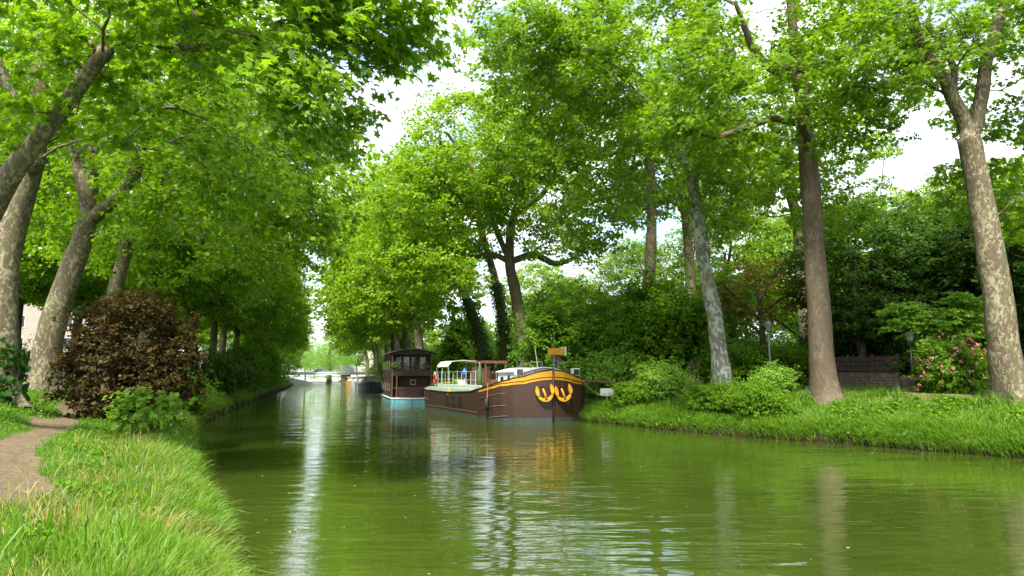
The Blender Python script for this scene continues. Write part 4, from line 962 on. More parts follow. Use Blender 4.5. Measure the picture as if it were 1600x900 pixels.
# rubbing strakes and welds
def strake(x0, x1, z0, z1, sd, r=.02):
    q = []
    for x in np.linspace(x0, x1, 14):
        z = z0 + (z1 - z0) * (x - x0) / (x1 - x0); e = .02; dx = (hw(min(x + e, LS)) - hw(x - e)) / (2 * e); nn = np.array([-dx, 1]) / math.hypot(dx, 1)
        q.append((x + nn[0] * .012, sd * (hw(x) - .10 * max(0, 1 - z / 1.2) + nn[1] * .012), z))
    MB().tube(q, r, 5).build('rubbing_strake', M['rust'], barge, sm=True)
for sd in (-1, 1):
    strake(LSH - 2.4, LS - 1.15, 1.22, 1.62, sd); strake(LSH - 2.2, LS - 1.15, .62, .92, sd); strake(LSH - 1.2, LS - 1.1, .12, .32, sd)
strake(-.9, 2.2, .95, .75, SB); strake(-1, LSH - 3, .30, .32, SB, .015)
for xw in (2.5, 9.2, LSH - 2.9):
    b_ = hw(xw); MB().box(xw - .02, xw + .02, SB * (b_ + .0) - .012, SB * b_ + .012, .05, sheer(xw) - .08).build('hull_seam', M['darktrim'], barge)
# portholes
for xw in (8.2, 9.75, 11.3):
    b_ = hw(xw); y0 = SB * b_
    MB().box(xw - .42, xw + .42, y0 - .03, y0 + .03, .62, 1.26).build('window', M['darktrim'], barge, bevel=.02).parent = barge
    w_ = barge.children[-1]
    MB().box(xw - .33, xw + .33, y0 + SB * .02 - .02, y0 + SB * .02 + .02, .73, 1.17).build('pane', M['glass'], w_)
# pale coaming along the well deck
cm = [(2.4, 1.95), (3.0, 1.95), (LSH - 3.6, 2.12), (LSH - 3.2, 2.0)]
for sd in (-1, 1):
    yy = [sd * 2.80, sd * 2.70]
    mb = MB(); mb.box(2.0, LSH - 4.6, min(yy), max(yy), 1.42, 1.78); mb.build('coaming', M['palegreen'], barge, bevel=.02)
    mb = MB(); mb.box(4.2, LSH - 3.4, sd * 2.55 - .06, sd * 2.55 + .06, 1.5, 2.02, taper=.01); mb.build('side_locker', M['palegreen'], barge, bevel=.03)
MB().box(8.0, 8.25, SB * 2.84 - .1, SB * 2.84 + .1, 1.25, 1.72, taper=.03).build('fender', M['yellow'], barge, bevel=.04)
MB().tube([(LSH - .9, SB * 3.02, .55), (LSH - .9, SB * 3.06, .75), (LSH - .9, SB * 3.06, 1.15), (LSH - .9, SB * 3.02, 1.3)], [.05, .14, .14, .05], 10).build('fender', M['black'], barge, sm=True)
MB().tube([(LSH - .9, SB * 3.02, 1.3), (LSH - .9, SB * 2.98, 2.2)], .02, 5).build('fender_rope', M['yellow'], barge)
# stern fittings
MB().box(-1.0, .4, -1.0, 1.0, 1.6, 2.05).build('stern_locker', M['darkwood'], barge, bevel=.03)
MB().box(-1.05, .45, -1.05, 1.05, 2.05, 2.12).build('locker_lid', M['yellow'], barge)
MB().tube([(.9, SB * 1.9, 1.5), (.9, SB * 1.9, 2.5), (.5, SB * 1.9, 2.95), (.1, SB * 1.9, 2.6)], .04, 6).build('davit', M['white'], barge, sm=True)
# well deck rails: white posts
for sd in (-1, 1):
    mb = MB()
    for x in np.arange(2.6, LSH - 4.2, 1.05): mb.tube([(x, sd * 2.45, 1.5), (x, sd * 2.45, 2.9 + .08 * math.sin(x * 3))], .02, 6)
    for z in (2.35, 2.9): mb.tube([(2.6, sd * 2.45, z), (LSH - 4.4, sd * 2.45, z)], .013, 5)
    mb.build('railing', M['palegreen'], barge)
# awning on hoops
aw0, aw1 = 3.0, 6.3
pf_ = [(SB * 2.4, 3.30), (SB * 2.1, 3.70), (SB * 1.0, 3.78), (SB * -.1, 3.68)]
V = []; F = []; q_ = []
for a, b_ in zip(pf_[:-1], pf_[1:]): q_ += [(a[0] * (1 - u) + b_[0] * u, a[1] * (1 - u) + b_[1] * u) for u in (0, .33, .66)]
q_.append(pf_[-1]); nn_ = len(q_)
for i, x in enumerate(np.linspace(aw0, aw1, 9)):
    for j, (yy_, zz_) in enumerate(q_): V.append((x + .05 * math.sin(j), yy_, zz_ - .035 * math.sin(math.pi * (i % 4) / 4.0) + .02 * math.sin(i * 2.3 + j * 1.7)))
for i in range(8):
    for j in range(nn_ - 1): F.append((i * nn_ + j, i * nn_ + j + 1, (i + 1) * nn_ + j + 1, (i + 1) * nn_ + j))
o = obj('awning', V, F, M['canvas'], barge, True); md = o.modifiers.new('s', 'SOLIDIFY'); md.thickness = .03
for x in (aw0, (aw0 + aw1) / 2, aw1):
    for yy_, zt in ((SB * 2.38, 3.28), (SB * -.08, 3.66)): MB().tube([(x, yy_, 1.5), (x, yy_, zt)], .02, 6).build('awning_pole', M['palegreen'], barge)
# dark joinery, benches and slatted screens crowding the well deck
gq = np.random.default_rng(8)
for k, xx in enumerate((3.2, 4.4, 5.6, 6.8, 8.0, 9.0, 12.4)):
    mb = MB(); y0_ = SB * .35
    for s_ in range(7): mb.box(xx + s_ * .15, xx + s_ * .15 + .07, y0_ - .03, y0_ + .03, 1.5, 2.95 + .12 * (k % 3))
    mb.box(xx - .04, xx + 1.02, y0_ - .04, y0_ + .04, 2.9 + .12 * (k % 3), 3.02 + .12 * (k % 3)); mb.build('slatted_screen', M['wood' if k % 2 else 'oldwood'], barge)
MB().box(2.8, 9.4, -SB * .2 - .05, -SB * .2 + .05, 1.5, 2.85).build('back_screen', M['darkwood'], barge)
MB().box(6.2, 7.4, SB * 1.5 - .3, SB * 1.5 + .3, 1.5, 2.3).build('deck_cupboard', M['white'], barge, bevel=.02)
MB().box(11.7, 12.9, SB * 1.0 - .3, SB * 1.0 + .3, 1.5, 2.35).build('bench_box', M['wood'], barge, bevel=.02)
# wooden deck shelter
x0, x1 = 9.9, 11.9
fr_ = [(x0, SB * 1.35), (x1, SB * 1.35), (x1, -SB * .1), (x0, -SB * .1), ((x0 + x1) / 2, SB * 1.35)]
for a, b_ in fr_: MB().box(a - .05, a + .05, b_ - .05, b_ + .05, 1.5, 3.45).build('shelter_post', M['wood'], barge)
lo_, hi_ = sorted((SB * 1.4, -SB * .15))
mb = MB(); mb.box(x0 - .1, x1 + .1, lo_, lo_ + .1, 3.45, 3.55); mb.box(x0 - .1, x1 + .1, hi_ - .1, hi_, 3.452, 3.552)
for k in range(7): xx = x0 + k * (x1 - x0) / 6; mb.box(xx - .03, xx + .03, lo_ - .1, hi_ + .1, 3.5, 3.62 + .03)
mb.build('shelter_roof', M['wood'], barge)
mb = MB(); y0_ = SB * 1.35
for k in range(9): xx = x0 + .14 + k * .2; mb.box(xx - .025, xx + .025, y0_ - .02, y0_ + .02, 2.15, 3.05)
mb.box(x0, x1, y0_ - .03, y0_ + .03, 3.05, 3.12); mb.box(x0, x1, y0_ - .03, y0_ + .03, 1.5, 2.15); mb.build('shelter_panel', M['wood'], barge)
# white cabin with low curved roof
x0, x1 = 14.1, LSH + .8
prof = [(-1.25, 1.5), (1.25, 1.5), (1.25, 2.8), (.8, 2.93), (.4, 3.0), (0, 3.03), (-.4, 3.0), (-.8, 2.93), (-1.25, 2.8)]
TX = Matrix(((0, 0, 1, 0), (1, 0, 0, 0), (0, 1, 0, 0), (0, 0, 0, 1)))
MB().prism(prof, x0, x1, TX).build('cabin', M['white'], barge, bevel=.03)
prof2 = [(-1.35, 2.83), (-.8, 2.97), (-.4, 3.05), (0, 3.08), (.4, 3.05), (.8, 2.97), (1.35, 2.83), (1.35, 2.89), (.8, 3.03), (.4, 3.11), (0, 3.14), (-.4, 3.11), (-.8, 3.03), (-1.35, 2.89)]
MB().prism(prof2, x0 - .12, x1 + .12, TX).build('cabin_roof', M['white'], barge)
def arch(xc, w_, z0, z1): return [(xc - w_, z0), (xc + w_, z0), (xc + w_, z1 - w_), (xc + w_ * .7, z1 - w_ * .3), (xc, z1), (xc - w_ * .7, z1 - w_ * .3), (xc - w_, z1 - w_)]
TY = Matrix(((1, 0, 0, 0), (0, 0, 1, 0), (0, 1, 0, 0), (0, 0, 0, 1)))
dr = MB().prism(arch(x0 + 2.0, .2, 1.95, 2.68), SB * 1.26 - .015, SB * 1.26 + .015, TY).build('door', M['glass'], barge)
for xx in (x0 + .8, x0 + 3.1):
    wv = MB().box(xx - .25, xx + .25, SB * 1.26 - .02, SB * 1.26 + .02, 2.15, 2.55).build('window', M['darktrim'], barge)
    MB().box(xx - .2, xx + .2, SB * 1.285 - .01, SB * 1.285 + .01, 2.2, 2.5).build('pane', M['glass'], wv)
# bow gear: two floodlights, windlass, pulpit, mast
for sd, xx in ((SB, LSH + .75), (-SB, LSH + 1.1)):
    l_ = MB().box(xx + .1, xx + .44, sd * 1.75 - .24, sd * 1.75 + .24, 2.62, 3.06).build('deck_lamp', M['white'], barge, bevel=.03)
    MB().box(xx + .445, xx + .465, sd * 1.75 - .19, sd * 1.75 + .19, 2.67, 3.0).build('lamp_glass', M['glass'], l_)
    MB().tube([(xx + .25, sd * 1.75, 2.1), (xx + .25, sd * 1.75, 2.64)], .04, 6).build('lamp_stand', M['black'], l_)
mb = MB().tube([(LSH + 1.0, -.5, 2.75), (LSH + 1.0, .5, 2.75)], .2, 12); mb.box(LSH + .8, LSH + 1.2, -.62, -.5, 2.2, 3.0); mb.box(LSH + .8, LSH + 1.2, .5, .62, 2.2, 3.0); mb.build('windlass', M['steel'], barge)
mb = MB()
for sd in (-1, 1):
    q = [(LSH - .4, sd * 1.3, 3.3), (LSH + 1.3, sd * 1.1, 3.4), (LS - .4, sd * .5, 3.42)]
    mb.tube(q, .018, 5)
    for p_ in q: mb.tube([(p_[0], p_[1], 2.2), p_], .016, 5)
mb.build('bow_rail', M['steel'], barge)
MB().tube([(LS - 1.2, SB * .35, 2.4), (LS - 1.45, SB * .5, 4.25)], [.035, .02], 6).build('jackstaff', M['white'], barge)
MB().tube([(LS - 1.8, -SB * .9, 2.4), (LS - 1.8, -SB * .9, 5.1)], [.025, .01], 6).build('aerial', M['steel'], barge)
# box on a post
MB().box(LS - 2.3, LS - 1.85, -SB * 1.15 - .25, -SB * 1.15 + .25, 3.45, 3.86).build('crate_stand', M['oldwood'], barge)
MB().box(LS - 2.2, LS - 2.05, -SB * 1.15 - .08, -SB * 1.15 + .08, 2.2, 3.45).build('crate_post', M['oldwood'], barge)
bx = MB().box(LS - 2.35, LS - 1.7, -SB * 1.15 - .42, -SB * 1.15 + .42, 3.88, 4.30).build('signal_box', M['yellow'], barge, bevel=.02)
MB().box(LS - 2.38, LS - 1.67, (-SB * 1.15 + .43) if SB < 0 else (-SB * 1.15 - .53), (-SB * 1.15 + .53) if SB < 0 else (-SB * 1.15 - .43), 3.84, 4.36).build('box_end', M['white'], bx)
# anchors
def anchor(sd):
    yc = (.56 if sd == SB else .60) * sd; AS = .86 
    yy = hw_x[::-1]
    xc = float(np.interp(abs(yc), hw_y[::-1][:8], hw_x[::-1][:8]))
    # chord direction of the hull there
    x1_ = float(np.interp(.25, hw_y[::-1][:8], hw_x[::-1][:8])); x2_ = float(np.interp(1.35, hw_y[::-1][:8], hw_x[::-1][:8]))
    d = Vector((x2_ - x1_, sd * 1.1, 0)).normalized(); nrm = Vector((abs(d.y), -d.x * (1 if sd > 0 else -1) * 1, 0))
    nrm = Vector((d.y * sd, -d.x * sd, 0)).normalized()
    if nrm.x < 0: nrm = -nrm
    nrm = (nrm + Vector((.9, SB * .45, 0))).normalized()
    u = Vector((0, 0, 1)).cross(nrm).normalized(); up = Vector((0, 0, 1)); o_ = Vector((max(x1_, xc) - .0, yc, 1.62)) + Vector((1, 0, 0)) * .16
    tilt = .16
    def W(a, b_, c): 
        ca, sa = math.cos(tilt), math.sin(tilt); a, b_ = a * ca - b_ * sa, a * sa + b_ * ca
        return o_ + (u * a + up * b_ + nrm * c) * AS
    root = MB(); n = 22; V = []; F = []
    for i in range(n + 1):      # crescent crown, thick in the middle
        t_ = -1 + 2 * i / n; a = t_ * 1.18; rad = .52; cxx = rad * math.sin(a); czz = -rad * math.cos(a) + .08
        th_ = .135 * (1 - .45 * abs(t_)); rr_ = (math.sin(a), -math.cos(a))
        for s1, dep in ((1, .09), (1, -.07), (-1, -.07), (-1, .09)): V.append(W(cxx + rr_[0] * th_ * s1, czz + rr_[1] * th_ * s1, dep))
    for i in range(n):
        for j in range(4): F.append((i * 4 + j, i * 4 + (j + 1) % 4, (i + 1) * 4 + (j + 1) % 4, (i + 1) * 4 + j))
    F += [(3, 2, 1, 0), (n * 4, n * 4 + 1, n * 4 + 2, n * 4 + 3)]
    root.add(V, F); an = root.build('anchor', M['yellow'], barge, bevel=.02)
    for s1 in (-1, 1):          # leaf-shaped flukes
        mb = MB(); ol = [(.0, -.28), (.13, -.12), (.16, .08), (.10, .28), (.0, .44), (-.08, .26), (-.10, .02), (-.07, -.16)]
        V = []; k = len(ol)
        for dep, sc_ in ((.15, .8), (.05, 1), (-.05, .9)): V += [W(s1 * (.47 + a * 1.2 * sc_), .10 + b_ * 1.12 * sc_, dep) for a, b_ in ol]
        F = [tuple(range(k)), tuple(reversed(range(2 * k, 3 * k)))] + [(i + j * k, (i + 1) % k + j * k, (i + 1) % k + (j + 1) * k, i + (j + 1) * k) for i in range(k) for j in (0, 1)]
        mb.add(V, F).build('fluke', M['yellow'], an)
    mb = MB(); mb.tube([W(0.02, -.42, .04), W(-.04, .02, .06), W(-.10, .34, .0)], [.085, .07, .055], 8); mb.build('shank', M['yellow'], an, sm=True)
    mb = MB(); mb.tube([W(-.10 + .13 * math.cos(t), .36 + .13 * math.sin(t), -.12) for t in np.linspace(0, math.pi, 8)], .03, 6); mb.build('hawse_ring', M['darktrim'], an, sm=True)
anchor(SB); anchor(-SB)
# things on the barge
def chair(x, y, rz, label):
    z = 1.5; T = Matrix.Translation((x, y, z)) @ Matrix.Rotation(rz, 4, 'Z'); wm = barge.matrix_basis
    bpy.context.view_layer.update(); W_ = barge.matrix_world @ Vector((x, y, z))
    r = empty('deck_chair', W_, label, 'chair', 'wooden chairs on the barge deck', rz=barge.rotation_euler.z + rz)
    MB().box(-.24, .24, -.24, .24, .44, .49).build('seat', M['wood'], r)
    mb = MB()
    for k in range(4): mb.box(-.22, -.19, -.2 + k * .12, -.14 + k * .12, .49, 1.0)
    mb.box(-.23, -.18, -.24, .24, .95, 1.03); mb.build('backrest', M['wood'], r)
    for a in (-.2, .2):
        for b_ in (-.2, .2): MB().box(a - .02, a + .02, b_ - .02, b_ + .02, 0, .44).build('leg', M['wood'], r)
bpy.context.view_layer.update()
chair(4.0, SB * 1.2, .3, 'wooden deck chair nearest the barge stern under the awning')
chair(5.6, SB * 1.2, 3.3, 'wooden deck chair under the middle of the cream awning')
chair(12.0, SB * 1.75, .2, 'wooden deck chair beside the folded green parasol')
W_ = barge.matrix_world @ Vector((12.3, SB * 1.9, 1.5))
pr = empty('parasol', W_, 'folded green parasol standing on the barge deck', 'parasol')
MB().tube([(0, 0, 0), (0, 0, 2.0)], .025, 6).build('pole', M['white'], pr)
MB().lathe([(.05, .45), (.16, .6), (.17, 1.3), (.08, 1.8), (.02, 1.95)], 10).build('canopy', mat('green cloth', (.06, .12, .05), .8), pr, sm=True)
W_ = barge.matrix_world @ Vector((7.6, SB * 1.5, 1.5))
pr = empty('parasol', W_, 'folded blue and white parasol by the end of the awning', 'parasol')
MB().tube([(0, 0, 0), (0, 0, 1.7)], .025, 6).build('pole', M['white'], pr)
MB().lathe([(.04, 1.0), (.2, 1.15), (.24, 1.4), (.1, 1.6), (.02, 1.68)], 10).build('canopy', M['blue'], pr, sm=True)
W_ = barge.matrix_world @ Vector((5.0, SB * 1.2, 1.5))
tb = empty('deck_table', W_, 'small round table between the chairs on the barge', 'table')
MB().lathe([(.45, .70), (.46, .73), (.45, .75)], 18).build('table_top', M['white'], tb); MB().lathe([(.22, 0), (.05, .06), (.04, .7)], 10).build('pedestal', M['steel'], tb)
o = MB(); q = [(.33 * math.cos(a), 0, .33 * math.sin(a)) for a in np.linspace(0, 2 * math.pi, 17)]
o.tube(q, .06, 8, cap=False); lb_ = o.build('lifebuoy', M['red'], None, sm=True); lb_.location = barge.matrix_world @ Vector((3.0, SB * 2.52, 2.35)); lb_.rotation_euler = (0, 0, barge.rotation_euler.z); tag(lb_, 'red lifebuoy hanging on the rail near the barge stern', 'lifebuoy')
# flower pots on barge deck
for i, (xx, lb) in enumerate(((6.8, 'potted plant at the barge rail below the awning middle'), (3.4, 'potted plant at the barge rail near the stern'))):
    W_ = barge.matrix_world @ Vector((xx, SB * 1.95, 1.5)); r = empty('potted_plant', W_, lb, 'potted plant', 'potted plants on the barge')
    MB().lathe([(.12, 0), (.18, .3), (.2, .32)], 12).build('pot', M['rust'], r)
    c = rg.normal(size=(260, 3)) * [.18, .18, .2] + [0, 0, .6]; nr, f = leaf_frames(len(c), rg); leaves_mesh('foliage', c, nr, f, rg.uniform(.06, .1, len(c)), rg.random(len(c)), M['leaf_shrub'], r)

# ------------------------------------------------------------------ wooden houseboat
hb0 = water_at(611, 629.5); rot = math.atan2(-.36, -.93)
hb = empty('houseboat', (hb0[0], hb0[1], 0), 'two-storey dark wooden houseboat with curved roof on a turquoise pontoon', 'houseboat', rz=R(-3))
# local: x to the right along the front face, y away from the viewer
HWD, LEN = 3.95, 12.5
K = Matrix.Identity(4); K[0][1] = -.31      # the long side runs away along the canal
def hbx(name, m_, *a, parent=None, bevel=0, **k): return MB().box(*a, T=K, **k).build(name, m_, parent or hb, bevel=bevel)
hbx('pontoon', M['turq'], -.1, HWD + .1, -1.0, LEN, -.4, .42, bevel=.04)
hbx('pontoon_edge', M['white'], -.16, HWD + .16, -1.06, LEN + .05, .42, .5)
for k in range(3): hbx('pontoon_rib', M['blue'], .2 + k * 1.72, .27 + k * 1.72, -1.03, -1.0, -.1, .42)
hbx('wall', M['darkwood'], -.02, .1, 0, LEN - .5, .5, 4.75); hbx('wall', M['darkwood'], HWD - .1, HWD + .02, 0, LEN - .5, .5, 4.75)
hbx('wall', M['darkwood'], .1, HWD - .1, 1.3, 1.42, .5, 4.75); hbx('wall', M['darkwood'], .1, HWD - .1, LEN - .62, LEN - .5, .5, 4.75)
hbx('floor', M['darkwood'], .1, HWD - .1, 0, LEN - .6, 2.62, 2.78)
hbx('lower_rail', M['wood'], .1, HWD - .1, .02, .1, 1.42, 1.5); hbx('lower_panel', M['darkwood'], .7, 3.0, .03, .07, .5, 1.4)
hbx('corner_post', M['wood'], .45, .58, -.04, .06, .5, 2.62); hbx('corner_post', M['wood'], .0, .12, -.06, -.0, .5, 4.75); hbx('corner_post', M['wood'], HWD - .12, HWD, -.06, -.0, .5, 4.75)
mb = MB()
for k in range(21): mb.box(.15 + k * .18, .18 + k * .18, .02, .05, 2.78, 3.55, T=K)
mb.box(.1, HWD - .1, 0, .07, 3.55, 3.62, T=K); mb.build('balcony_rail', M['wood'], hb)
hbx('balcony_panel', M['darkwood'], .1, HWD - .1, .06, .09, 2.78, 3.3)
for k, (a, b_) in enumerate(((.45, 1.05), (1.3, 1.85), (2.1, 2.65), (2.9, 3.5))):
    fr = hbx('window_frame', M['wood'], a - .08, b_ + .08, 1.24, 1.30, 2.85, 4.6)
    hbx('pane', M['glass'], a, b_, 1.215, 1.238, 2.95, 4.5, parent=fr)
    if k in (0, 3): hbx('curtain', mat('pale blue curtain', (.50, .64, .62), .9), a + .1, b_ - .1, 1.18, 1.21, 3.0, 4.48, parent=fr)
fr = hbx('window_frame', M['white'], 2.0, 2.55, 1.24, 1.30, 1.75, 2.25); hbx('pane', M['glass'], 2.06, 2.49, 1.21, 1.238, 1.81, 2.19, parent=fr)
for k in range(5):
    fr = hbx('window_frame', M['wood'], -.05, -.02, 2 + k * 2.4, 2.9 + k * 2.4, 3.2, 4.3); hbx('pane', M['glass'], -.07, -.05, 2.1 + k * 2.4, 2.8 + k * 2.4, 3.3, 4.2, parent=fr)
    fr = hbx('window_frame', M['wood'], -.05, -.02, 1.6 + k * 2.6, 2.3 + k * 2.6, 1.0, 2.0); hbx('pane', M['glass'], -.07, -.05, 1.7 + k * 2.6, 2.2 + k * 2.6, 1.1, 1.9, parent=fr)
ar = [(-.45 + (HWD + .9) * u, 4.78 + .42 * math.sin(math.pi * u)) for u in np.linspace(0, 1, 13)]
pf = ar + [(x, z + .12) for x, z in reversed(ar)]
TYk = K @ Matrix(((1, 0, 0, 0), (0, 0, 1, 0), (0, 1, 0, 0), (0, 0, 0, 1)))
MB().prism(pf, -.35, LEN - .1, TYk).build('roof', mat('grey roof sheet', (.10, .10, .085), .6), hb)
pf2 = [(0, 4.7)] + [(x, z - .01) for x, z in ar if 0 <= x <= HWD] + [(HWD, 4.7)]
MB().prism(pf2, .0, .1, TYk).build('gable', M['darkwood'], hb)
for i, (xx, lb, mm) in enumerate(((.35, 'flower box at the left end of the houseboat balcony', 'leaf_light'), (3.5, 'flower box at the right end of the houseboat balcony', 'leaf_rust'))):
    bpy.context.view_layer.update(); r = empty('flower_box', hb.matrix_world @ Vector((xx, -.14, 3.45)), lb, 'flower box', 'flower boxes on the houseboat')
    MB().box(-.3, .3, -.1, .1, 0, .2).build('box', M['oldwood'], r)
    c = rg.normal(size=(300, 3)) * [.26, .1, .14] + [0, 0, .25]; nr, f = leaf_frames(len(c), rg); leaves_mesh('foliage', c, nr, f, rg.uniform(.08, .13, len(c)), rg.random(len(c)), M[mm], r)

# ------------------------------------------------------------------ distant moored boats
def small_boat(px, py, Ln, W_, H, hullm, cabm, label, cov=None, name='moored_boat', cabh=1.3):
    q = water_at(px, py); y = q[1]; r = empty(name, (q[0], q[1], 0), label, 'boat', 'boats moored far down the right bank', rz=math.atan2(-.96, .28) )
    n = 14; V = []; F = []
    for i in range(n + 1):
        u = i / n; b_ = W_ / 2 * (1 - max(0, (u - .6) / .4) ** 2.2) * (1 if u > .02 else .8); z = H + .5 * u ** 3
        for sd in (-1, 1): V += [(u * Ln - Ln, sd * b_ * .85, -.3), (u * Ln - Ln, sd * b_, z)]
    for i in range(n):
        a = i * 4; F += [(a, a + 4, a + 5, a + 1), (a + 2, a + 3, a + 7, a + 6), (a + 1, a + 5, a + 7, a + 3)]
    F += [(0, 1, 3, 2)]
    obj('hull', V, F, hullm, r)
    MB().box(-Ln * .85, -Ln * .3, -W_ * .36, W_ * .36, H * .9, H + cabh, taper=.15).build('cabin', cabm, r, bevel=.05)
    MB().box(-Ln * .87, -Ln * .28, -W_ * .4, W_ * .4, H + cabh, H + cabh + .08).build('cabin_roof', M['white'], r)
    for k in range(4): 
        xx = -Ln * .78 + k * Ln * .12; MB().box(xx, xx + Ln * .07, -W_ * .37, W_ * .37, H + cabh * .35, H + cabh * .75).build('window', M['glass'], r)
    if cov: MB().box(-Ln * .28, -Ln * .08, -W_ * .3, W_ * .3, H * .9, H + .9, taper=.3).build('cover', cov, r, bevel=.1)
    return r
small_boat(583, 611.5, 14, 3.6, 1.2, mat('navy hull', (.03, .035, .05), .4), mat('cream cabin', (.55, .52, .36), .6), 'dark-hulled boat with cream cabin moored just beyond the houseboat')
small_boat(571, 607.5, 12, 3.2, 1.2, mat('grey hull', (.35, .38, .42), .4), M['white'], 'grey boat with a purple cover at its bow', cov=M['purple'])
small_boat(561, 604.5, 12, 3.2, 1.1, M['white'], M['white'], 'white boat moored farther off, toward the bridge')
small_boat(551, 602.3, 12, 3.2, 1.0, M['yellow'], M['white'], 'small orange-yellow boat nearest the bridge')

# ------------------------------------------------------------------ bridge with traffic
BD = 232.
br = empty('bridge', (-68, BD, 0), 'low pale concrete road bridge closing the canal view', 'bridge')
MB().box(-34, 34, -3, 3, 3.0, 3.5).build('deck', mat('pale concrete', (.6, .58, .53), .8), br)
for sd in (-1, 1): MB().box(-34, 34, sd * 3 - .12, sd * 3 + .12, 3.5, 4.0).build('parapet', mat('pale concrete', (.6, .58, .53), .8), br)
mb = MB()
for k in range(46): mb.box(-33.7 + k * 1.5, -33.6 + k * 1.5, -3.2, -3.1, 4.0, 4.45)
mb.box(-34, 34, -3.2, -3.1, 4.45, 4.52); mb.build('handrail', M['steel'], br)
for x in (-15, 12): MB().box(x - 1, x + 1, -2.8, 2.8, -.5, 3.0).build('abutment', M['stone'], br)
rw = MB(); a = water_at(462, 600.5); b_ = water_at(493, 600.5)
rw.prism([(0, -.3), (9, -.3), (9, .7), (0, 2.6)], 0, .5, Matrix(((1, 0, 0, a[0]), (0, 0, 1, a[1] - 12), (0, 1, 0, 0), (0, 0, 0, 1))))
tag(rw.build('ramp_wall', mat('pale concrete', (.6, .58, .53), .8)), 'pale sloping concrete ramp wall at the left end of the bridge', 'wall')
def vehicle(px, L_, H_, m_, label, cat, van=False):
    x = (px - 800) / FPX * BD + 68; r = empty('van' if van else 'parked_car', (x - 68, BD, 3.52), label, cat)
    if van:
        MB().box(-L_ / 2, L_ / 2 - 1.2, -1, 1, .45, H_).build('body', m_, r, bevel=.1); MB().box(L_ / 2 - 1.2, L_ / 2, -.95, .95, .45, H_ * .75, taper=.12).build('cab', m_, r, bevel=.1)
    else:
        MB().prism([(-L_ / 2, .35), (L_ / 2, .35), (L_ / 2, .85), (L_ * .28, .95), (L_ * .12, H_), (-L_ * .3, H_), (-L_ * .45, .95), (-L_ / 2, .85)], -.85, .85, TY).build('body', m_, r, bevel=.05)
        MB().prism([(L_ * .24, .97), (L_ * .1, H_ - .08), (-L_ * .28, H_ - .08), (-L_ * .4, .97)], -.87, .87, TY).build('window', M['glass'], r)
    for s_ in (-1, 1):
        for t_ in (-1, 1): MB().tube([(s_ * L_ * .32, t_ * .7, .33), (s_ * L_ * .32, t_ * .92, .33)], .33, 12).build('wheel', M['black'], r)
vehicle(545, 4.6, 2.75, M['white'], 'white box van crossing the bridge at its right end', 'van', True)
vehicle(503, 4.2, 1.45, M['blue'], 'blue car crossing the middle of the bridge', 'car')

# ------------------------------------------------------------------ right bank furniture
def lamp(px, D, H_, metal, label, head):
    r = empty('street_lamp', at(px, D), label, 'street lamp')
    MB().lathe([(.13, -.1), (.13, .12), (.07, .2), (.055, 1.0), (.045, H_)], 10).build('post', metal, r, sm=True)
    hd = MB().lathe([(.04, H_), (.13, H_ + .06), (.2, H_ + .42), (.2, H_ + .45)], 6).build('lantern', mat('frosted lantern glass', (.22, .24, .22), .3), r)
    MB().lathe([(.24, H_ + .45), (.16, H_ + .56), (.03, H_ + .66)], 6).build('cap', metal, hd)
lamp(1201, 40, 3.25, mat('grey painted metal', (.20, .24, .23), .5), 'grey lamp post between the twin trunk and the tall brown trunk', 1)
lamp(1421, 31, 2.25, mat('black painted metal', (.012, .018, .02), .5), 'black lamp post beside the pink flowering bush', 1)
# low stone wall with dark fence, gate post
g0 = at(1308, 39.5); g1 = at(1400, 37.5)
def wall_run(a, b_, h, th, m_, name, label, cat, z0=-.2):
    d = (b_ - a)[:2]; L_ = float(np.linalg.norm(d)); r = empty(name, (a[0], a[1], min(a[2], b_[2])), label, cat, rz=math.atan2(d[1], d[0])); return r, L_
r, L_ = wall_run(g0, g1, .5, .3, None, 'stone_wall', 'low rough stone wall under the dark fence panels', 'wall')
mb = MB(); g = np.random.default_rng(3); z = -.1
for row in range(5):
    x = -.1 * (row % 2)
    while x < L_:
        w_ = g.uniform(.25, .5); mb.box(x, min(x + w_ - .015, L_), -.16 - g.uniform(0, .03), .16, z, z + .15); x += w_
    z += .165
mb.build('stonework', M['stone'], r, bevel=.012)
MB().box(-.1, L_ + .1, -.19, .19, z, z + .06).build('coping', M['stone'], r)
r2, _ = wall_run(g0, g1, 1, .1, None, 'board_fence', 'dark brown board fence standing behind the low stone wall', 'fence'); r2.location.y += .5
mb = MB()
for k in range(5): mb.box(-1.8, L_ + .3, -.02, .02, .35 + k * .28, .60 + k * .28)
mb.build('boards', M['darkwood'], r2)
for k in range(5): MB().box(-1.8 + k * (L_ + 2) / 4 - .05, -1.7 + k * (L_ + 2) / 4, -.07, -.03, -.2, 1.85).build('post', M['darktrim'], r2)
r = empty('stone_block', at(1409, 32.5), 'pale upright stone block at the foot of the black lamp post', 'stone')
MB().box(-.22, .22, -.2, .2, -.1, .72, taper=.03).build('block', M['stone'], r, bevel=.05)
MB().box(-.6, -.24, -.2, .2, -.1, .5, taper=.1).build('side_stone', M['stone'], r, bevel=.08)
